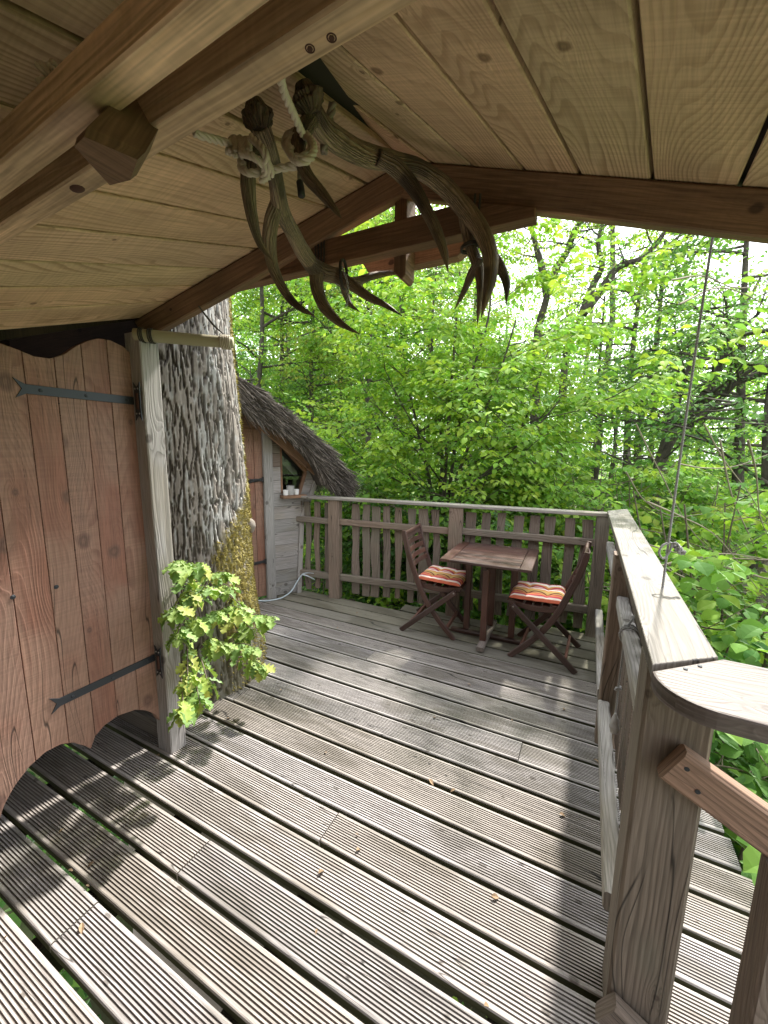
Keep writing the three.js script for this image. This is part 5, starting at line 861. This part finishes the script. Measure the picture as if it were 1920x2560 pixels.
// old oaks against the sky on the right
const CROWN = (x, y, d, dx, sd) => { const p = atD(x, y, d), r = rngOf(sd * 71), out = []; for (let k = 0; k < 3; k++) { const a = (r() - 0.5) * 2.4 + dx, b = (r() - 0.5) * 2.6; out.push({ P: [p.clone(), p.clone().add(V(a * 0.5, 2.2, b * 0.4)), p.clone().add(V(a, 4.4 + r(), b))], r: 0.07, branch: true, limbs: 16, t0: 0.2, ll: 1.3 }); } return out; };
const oakOpt = { kind: 'oak', pal: [...PAL.yellow, PAL.bright[1], PAL.mid[0]], limbs: 7, t0: 0.35, limbLen: 1.5, subs: 4, subLen: 0.7, spr: 2, bend: 0.6, elev: [-0.2, 0.9], scale: 1.3, flat: 0.3, bark: BARK.dark };
sprays += tree({ name: 'oak_tree', label: 'crooked oak forking against the white sky right of the antlers', seed: 41, ...oakOpt, stems: [S([[1335, 1200], [1345, 830], [1368, 735], [1366, 690]], 15, 0.24, { limbs: 2 }), S([[1368, 735], [1352, 660], [1336, 600], [1326, 545], [1332, 480]], 15, 0.14, { branch: true }), S([[1368, 735], [1392, 670], [1420, 625], [1436, 575], [1470, 540], [1510, 500]], 15, 0.15, { branch: true }), S([[1420, 625], [1445, 560], [1430, 480]], 15, 0.08, { branch: true }), ...CROWN(1332, 480, 15, -1.2, 1), ...CROWN(1510, 500, 15, 1.0, 2)] });
sprays += tree({ name: 'oak_tree', label: 'oak with one long limb sweeping right below the roof edge', seed: 42, ...oakOpt, stems: [S([[1400, 1200], [1418, 870], [1456, 785]], 14, 0.22, { limbs: 1 }), S([[1456, 785], [1484, 710], [1505, 665], [1496, 620], [1506, 560], [1540, 500]], 14, 0.13, { branch: true }), S([[1456, 785], [1500, 730], [1545, 668], [1600, 648], [1640, 610], [1672, 560], [1690, 500]], 14, 0.14, { branch: true }), S([[1600, 648], [1660, 620], [1720, 570], [1760, 520]], 14, 0.07, { branch: true }), ...CROWN(1540, 500, 14, -1.2, 3), ...CROWN(1690, 500, 14, -0.2, 4)] });
const beech = (px, top, dist, r, seed, label, o = {}) => sprays += tree({ name: 'beech_tree', label, seed, kind: 'fine', pal: PAL.mid, limbs: 22, t0: 0.25, limbLen: 2.3, subs: 4, subLen: 0.9, spr: 4, scale: 1.4, elev: [-0.15, 0.35], bark: BARK.dark, stems: [S([[px - 10, 1250], [px + 10 * Math.sin(seed * 2), 1080], [px + (o.lean ?? 20) * 0.4 - 12 * Math.sin(seed * 4), lerp(1250, top, 0.6)], [px + (o.lean ?? 20), top]], dist, r)], ...o });
beech(1492, 740, 16, 0.13, 51, 'thin upright beech left of the leaning trunks', { limbs: 14 });
beech(1572, 640, 13, 0.15, 52, 'dark upright beech with level sprays behind the guy rope foot', { lean: 40, pal: [...PAL.mid, ...PAL.bright] });
beech(1604, 600, 14, 0.16, 53, 'taller beech close right of the dark upright beech', { lean: 60 });
beech(1530, 900, 18, 0.12, 54, 'far slender beech between the upright beeches', { limbs: 12 });
beech(1850, 520, 12, 0.16, 55, 'dense green beech behind the guy rope top', { pal: [...PAL.mid, ...PAL.bright], limbs: 26, limbLen: 2.8 });
beech(1930, 480, 9, 0.14, 56, 'leafy beech at the end of the roof edge', { pal: [...PAL.mid, ...PAL.deep], limbs: 24, limbLen: 2.4 });
sprays += tree({ name: 'leaning_tree', label: 'heavy dark tree leaning right with long sloping limbs', seed: 57, kind: 'fine', pal: [...PAL.mid, ...PAL.cool], limbs: 9, t0: 0.2, limbLen: 1.8, subs: 4, subLen: 0.8, spr: 3, scale: 1.2, stems: [S([[1640, 1230], [1660, 1130], [1720, 1040], [1800, 975], [1900, 935], [2040, 900]], 10, 0.16, { limbs: 10 }), S([[1655, 1140], [1690, 1010], [1715, 940], [1735, 880]], 10, 0.10, { branch: true }), S([[1720, 1040], [1785, 950], [1830, 850], [1900, 780]], 10, 0.09, { branch: true }), S([[1690, 1090], [1790, 1010], [1870, 930], [1960, 880]], 9.6, 0.07, { branch: true })] });
// shrubs close to the deck
const shrub = (px, py, dist, h, seed, label, o = {}) => { const c = atD(px, py, dist), rng = rngOf(seed * 17), stems = []; for (let k = 0; k < (o.n ?? 6); k++) { const a = k / (o.n ?? 6) * 6.28 + rng(), s = (o.spread ?? 0.6) * (0.5 + 0.8 * rng()); stems.push({ P: [V(c.x, GROUND - 0.1, c.z), V(c.x + Math.cos(a) * s * 0.35, lerp(GROUND, h, 0.5), c.z + Math.sin(a) * s * 0.35), V(c.x + Math.cos(a) * s, h * (0.9 + 0.2 * rng()), c.z + Math.sin(a) * s)], r: 0.022 }); } sprays += tree({ name: 'shrub', category: 'shrub', label, seed, stems, limbs: 8, t0: 0.3, limbLen: 0.95, subs: 4, subLen: 0.42, spr: 4, kind: 'beech', pal: PAL.mid, scale: 0.95, elev: [-0.2, 0.5], bark: BARK.twig, ...o }); };
shrub(790, 1330, 5.6, 1.0, 61, 'green shrub behind the pickets next to the hut', { pal: [...PAL.mid, ...PAL.deep] });
shrub(900, 1330, 6.2, 1.3, 62, 'green shrub behind the fence left of the table', { pal: [...PAL.mid, PAL.bright[0]] });
shrub(1000, 1380, 5.4, 0.7, 63, 'low dark shrub behind the pickets by the slatted chair back', { pal: PAL.deep });
shrub(1130, 1370, 5.2, 0.7, 64, 'low shrub under the hornbeam behind the table', { pal: [...PAL.mid, ...PAL.deep] });
shrub(1260, 1350, 5.4, 0.9, 65, 'bushy shrub behind the fence between table and corner', { pal: [...PAL.mid, PAL.bright[0]] });
shrub(1400, 1330, 5.6, 1.1, 66, 'shrub behind the last pickets before the corner post', { pal: [...PAL.mid, ...PAL.bright] });
shrub(1530, 1200, 6.4, 1.35, 67, 'yellow green shrub rising past the railing corner', { pal: [...PAL.bright, ...PAL.mid], kind: 'beech', spread: 1.0 });
shrub(1640, 1250, 6.6, 1.2, 68, 'broad leaved shrub between railing corner and guy rope', { pal: [...PAL.mid, ...PAL.bright], kind: 'maple', spread: 1.0 });
shrub(1800, 1180, 5.4, 1.3, 69, 'loose young maple beyond the guy rope with pale new leaves', { pal: [...PAL.yellow, ...PAL.bright], kind: 'maple', spread: 1.2, spr: 2, limbs: 7, limbLen: 1.2, n: 7 });
shrub(1930, 1230, 4.4, 1.2, 70, 'maple scrub at the open side right of the guy rope', { pal: [...PAL.bright, ...PAL.mid], kind: 'maple', spread: 1.0, spr: 2 });
shrub(1720, 1400, 4.2, 0.45, 71, 'leafy hazel beside the railing top board', { pal: [...PAL.mid, ...PAL.bright], kind: 'hazel', spread: 0.8, spr: 3 });
shrub(1880, 1560, 2.9, 0.35, 72, 'near hazel bush beside the corner cap of the railing', { pal: [...PAL.cool, ...PAL.mid], kind: 'hazel', spread: 0.7, spr: 3, limbLen: 0.75 });
shrub(1900, 1900, 1.95, -0.75, 73, 'low hazel below the stair handrail', { pal: [...PAL.cool, ...PAL.bright], kind: 'hazel', spread: 0.55, spr: 2, limbLen: 0.6, n: 4, scale: 0.8 });
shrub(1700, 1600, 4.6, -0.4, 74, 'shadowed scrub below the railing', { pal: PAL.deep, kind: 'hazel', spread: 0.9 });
// far wood: one mass beyond the trees one can tell apart
{
  const far = new THREE.Group(); far.name = 'far_woodland'; scene.add(far); tag(far, 'mass of distant spring woodland closing the view behind the near trees', null, null, 'stuff');
  const rng = rngOf(808), spots = [], tk = [];
  for (let k = 0; k < 150; k++) {
    const az = -1.15 + 2.0 * rng(), d = 17 + 20 * rng(), h = 4.5 + 9 * rng() * (az < 0.05 ? 1.25 : 0.62), x = Math.sin(az) * d, z = -Math.cos(az) * d, r = 0.12 + 0.1 * rng();
    if (k % 2) tk.push(tube([V(x, GROUND - 0.5, z), V(x + (rng() - 0.5), h * 0.5, z), V(x + (rng() - 0.5) * 1.6, h, z)], [r, r * 0.7, r * 0.3], { rs: 6, seg: 2 }));
    const R = 2.2 + 1.4 * rng(), n = az < -0.1 ? 300 : 130;
    for (let m = 0; m < n; m++) { const a = rng() * 6.283, q = Math.pow(rng(), 0.5) * R, layer = Math.floor(rng() * 7) / 7; spots.push({ p: V(x + Math.cos(a) * q, lerp(GROUND + 0.8, h, Math.pow(layer, 0.8)) + (rng() - 0.5) * 0.8, z + Math.sin(a) * q), d: V(Math.cos(a), -0.1, Math.sin(a)) }); }
  }
  part('trunks', tk, BARK.grey, far);
  foliage(spots, 'fine', [...PAL.mid, ...PAL.bright, ...PAL.cool], far, rng, 2.3, 0.5);
  sprays += spots.length;
  // undergrowth on the slope
  const u = new THREE.Group(); u.name = 'undergrowth'; scene.add(u); tag(u, 'low leafy undergrowth covering the ground below the deck', null, null, 'stuff');
  const us = []; for (let k = 0; k < 5200; k++) { const az = -1.3 + 2.7 * rng(), d = 1.2 + 15 * Math.pow(rng(), 0.8), x = Math.sin(az) * d, z = -Math.cos(az) * d; if (x < 0.35 && x > -3 && z > -3.7) continue; if (x > 1.0 && vn(x * 0.3, z * 0.3) > 0.55) continue; us.push({ p: V(x, GROUND + 0.1 + 0.7 * rng() * rng(), z), d: V(rng() - 0.5, 0.35, rng() - 0.5) }); }
  foliage(us, 'hazel', [...PAL.deep, ...PAL.mid], u, rng, 1.3, 0.3); sprays += us.length;
}
// bare arching twigs in front of the shrubs on the right
{
  const rng = rngOf(909), t = thing('bare_twigs', 'thin bare arching twigs in front of the maple scrub beside the guy rope', 'twigs');
  const arcs = [[[1565, 1180], [1610, 1250], [1680, 1290], [1760, 1285]], [[1590, 1060], [1650, 1180], [1740, 1340], [1850, 1420], [1960, 1470]], [[1620, 1255], [1700, 1290], [1790, 1340], [1900, 1480]], [[1700, 1160], [1760, 1170], [1840, 1165], [1960, 1120]], [[1760, 1060], [1810, 1150], [1870, 1230], [1930, 1330]], [[1660, 1420], [1740, 1455], [1830, 1475], [1950, 1470]], [[1650, 1415], [1740, 1390], [1830, 1385], [1930, 1400]], [[1800, 1100], [1830, 1240], [1890, 1380], [1900, 1460]], [[1680, 700], [1760, 690], [1840, 720], [1940, 705]], [[1700, 760], [1790, 720], [1860, 735], [1940, 780]], [[1870, 1100], [1890, 1180], [1900, 1290], [1925, 1350]]];
  for (const a of arcs) { const d = 3.2 + 1.2 * rng(), P = a.map((p, i) => atD(p[0], p[1], d + 0.3 * i)); part('twig', tube(P, taper(P, 0.007, 0.003), { rs: 6, seg: 6 }), new THREE.MeshStandardMaterial({ color: lin(0.24, 0.2, 0.15), roughness: 0.8 }), t); }
}

// ================================================================ OAK SHOOTS at the foot of the trunk, single lobed leaves
{
  const oak = scene.children.find((o) => o.name === 'oak_tree'), rng = rngOf(515);
  const lobed = (seed) => { // lobed outline, gently folded and curved
    const r = rngOf(seed), L = 0.105, half = [[0.0, 0.02], [0.08, 0.03], [0.15, 0.07], [0.20, 0.17], [0.25, 0.17], [0.29, 0.09], [0.36, 0.12], [0.42, 0.27], [0.48, 0.27], [0.52, 0.13], [0.58, 0.17], [0.64, 0.33], [0.71, 0.31], [0.74, 0.17], [0.80, 0.20], [0.85, 0.25], [0.90, 0.18], [0.92, 0.11], [0.97, 0.10], [1.0, 0.03]];
    const j = half.map(([t, w]) => [t, w * (0.85 + 0.3 * r())]), pos = [], idx = [], fold = 0.1 + 0.35 * r(), curl = 0.1 + 0.5 * r(), tw = (r() - 0.5) * 0.5;
    j.forEach(([t, w]) => { for (const s of [-1, -0.45, 0, 0.45, 1]) { const x = s * w * L, y = -curl * L * t * t + Math.abs(x) * fold + tw * x * t + 0.004 * Math.sin(t * 16) * Math.abs(s); pos.push(x, y, t * L); } });
    for (let k = 0; k + 1 < j.length; k++) for (let q = 0; q < 4; q++) { const a = k * 5 + q, b = a + 5; idx.push(a, b, a + 1, a + 1, b, b + 1); }
    const g = new THREE.BufferGeometry(); g.setAttribute('position', new THREE.Float32BufferAttribute(pos, 3)); g.setIndex(idx); g.computeVertexNormals(); return g;
  };
  const leaves = [1, 2, 3, 4, 5, 6].map(lobed);
  const lm = [[0.26, 0.40, 0.05], [0.20, 0.34, 0.045], [0.32, 0.44, 0.055], [0.15, 0.28, 0.045], [0.38, 0.42, 0.065], [0.22, 0.33, 0.05]].map((c) => new THREE.MeshPhysicalMaterial({ color: lin(...c), roughness: 0.75, transmission: 0.45, thickness: 0, side: THREE.DoubleSide }));
  const off = oak.position.clone().negate();
  // shoots: from the trunk out to a measured place
  const shoots = [[[455, 1480], [450, 1400, 0.16], 1.95], [[470, 1500], [500, 1405, 0.18], 2.05], [[500, 1490], [560, 1430, 0.2], 2.25], [[520, 1560], [600, 1520, 0.25], 2.3], [[500, 1540], [470, 1480, 0.25], 2.0], [[520, 1580], [540, 1530, 0.26], 2.15], [[560, 1570], [690, 1545, 0.3], 2.35], [[470, 1620], [470, 1700, 0.22], 1.85], [[490, 1640], [520, 1710, 0.22], 1.9], [[530, 1640], [640, 1620, 0.28], 2.2], [[560, 1660], [660, 1665, 0.3], 2.3], [[450, 1680], [460, 1780, 0.2], 1.75], [[580, 1600], [610, 1600, 0.22], 2.35], [[450, 1560], [440, 1520, 0.2], 1.9], [[560, 1500], [610, 1530, 0.2], 2.45], [[480, 1560], [440, 1600, 0.2], 1.85], [[540, 1500], [575, 1470, 0.2], 2.3], [[500, 1620], [560, 1610, 0.2], 2.2], [[470, 1660], [500, 1760, 0.2], 1.8], [[560, 1560], [630, 1575, 0.2], 2.35], [[480, 1520], [520, 1470, 0.2], 2.1], [[500, 1580], [490, 1550, 0.2], 2.0]];
  for (const [a, b, d] of shoots) {
    const p0 = atD(a[0], a[1], d + 0.35), p3 = atD(b[0], b[1], d + 0.02), p1 = p0.clone().lerp(p3, 0.4).add(V(0, 0.05, 0)), p2 = p0.clone().lerp(p3, 0.75).add(V(0, 0.04, 0)), P = [p0, p1, p2, p3].map((p) => p.add(off));
    const sh = part('shoot', tube(P, [0.005, 0.004, 0.003, 0.0018], { rs: 5, seg: 4 }), BARK.twig, oak), cv = new THREE.CatmullRomCurve3(P), n = 19;
    for (let k = 0; k < n; k++) {
      const u = k < 11 ? 0.18 + 0.7 * rng() : 0.84 + 0.16 * rng(), p = cv.getPoint(u), m = new THREE.Mesh(pick(leaves, rng), pick(lm, rng)); m.name = numbered('leaf'); m.castShadow = m.receiveShadow = true;
      const az = rng() * 6.283, out = V(0.55, 0, 0.45).multiplyScalar(0.9), dir = V(Math.cos(az), -0.25 - 0.75 * rng() * (b[1] > 1650 ? 1.4 : 0.7), Math.sin(az)).add(out).normalize();
      m.position.copy(p); m.up.set((rng() - 0.5) * 0.8, 1, (rng() - 0.5) * 0.8 - 0.2); m.lookAt(p.clone().add(dir)); // group frames are unrotated, so local and world directions agree
      const mm = new THREE.Matrix4().lookAt(V(0, 0, 0), dir.clone().negate(), m.up); m.quaternion.setFromRotationMatrix(mm); m.scale.set(1, 1, 1).multiplyScalar(0.5 + 0.55 * rng()); sh.add(m);
    }
  }
}
// a few dry leaves and bits of twig on the boards
{
  const rng = rngOf(616), g = new THREE.BufferGeometry(), t = leafTris(0.035, 0.02, { fold: 0.5, curl: 0.5 }), D = new THREE.Object3D(), n = 34;
  g.setAttribute('position', new THREE.Float32BufferAttribute(t.flatMap((v) => [v.x, v.y, v.z]), 3)); g.computeVertexNormals();
  const im = new THREE.InstancedMesh(g, new THREE.MeshStandardMaterial({ roughness: 0.9, side: THREE.DoubleSide }), n), c = new THREE.Color();
  for (let i = 0; i < n; i++) { const back = rng() < 0.6; D.position.set(-1.9 + 2.05 * rng(), 0.012, back ? -1.2 - 2.3 * rng() : -0.4 - 0.9 * rng()); D.rotation.set((rng() - 0.5) * 0.4, rng() * 6.3, (rng() - 0.5) * 0.4); D.scale.setScalar(0.35 + 0.6 * rng()); D.updateMatrix(); im.setMatrixAt(i, D.matrix); const k = 0.5 + rng(); im.setColorAt(i, c.setRGB(0.22 * k, 0.15 * k, 0.09 * k)); }
  im.name = 'leaf_litter'; scene.add(im); tag(im, 'scattered dry leaf scraps lying on the deck boards', null, null, 'stuff');
}
console.log('sprays', sprays);
renderer.render(scene, camera);
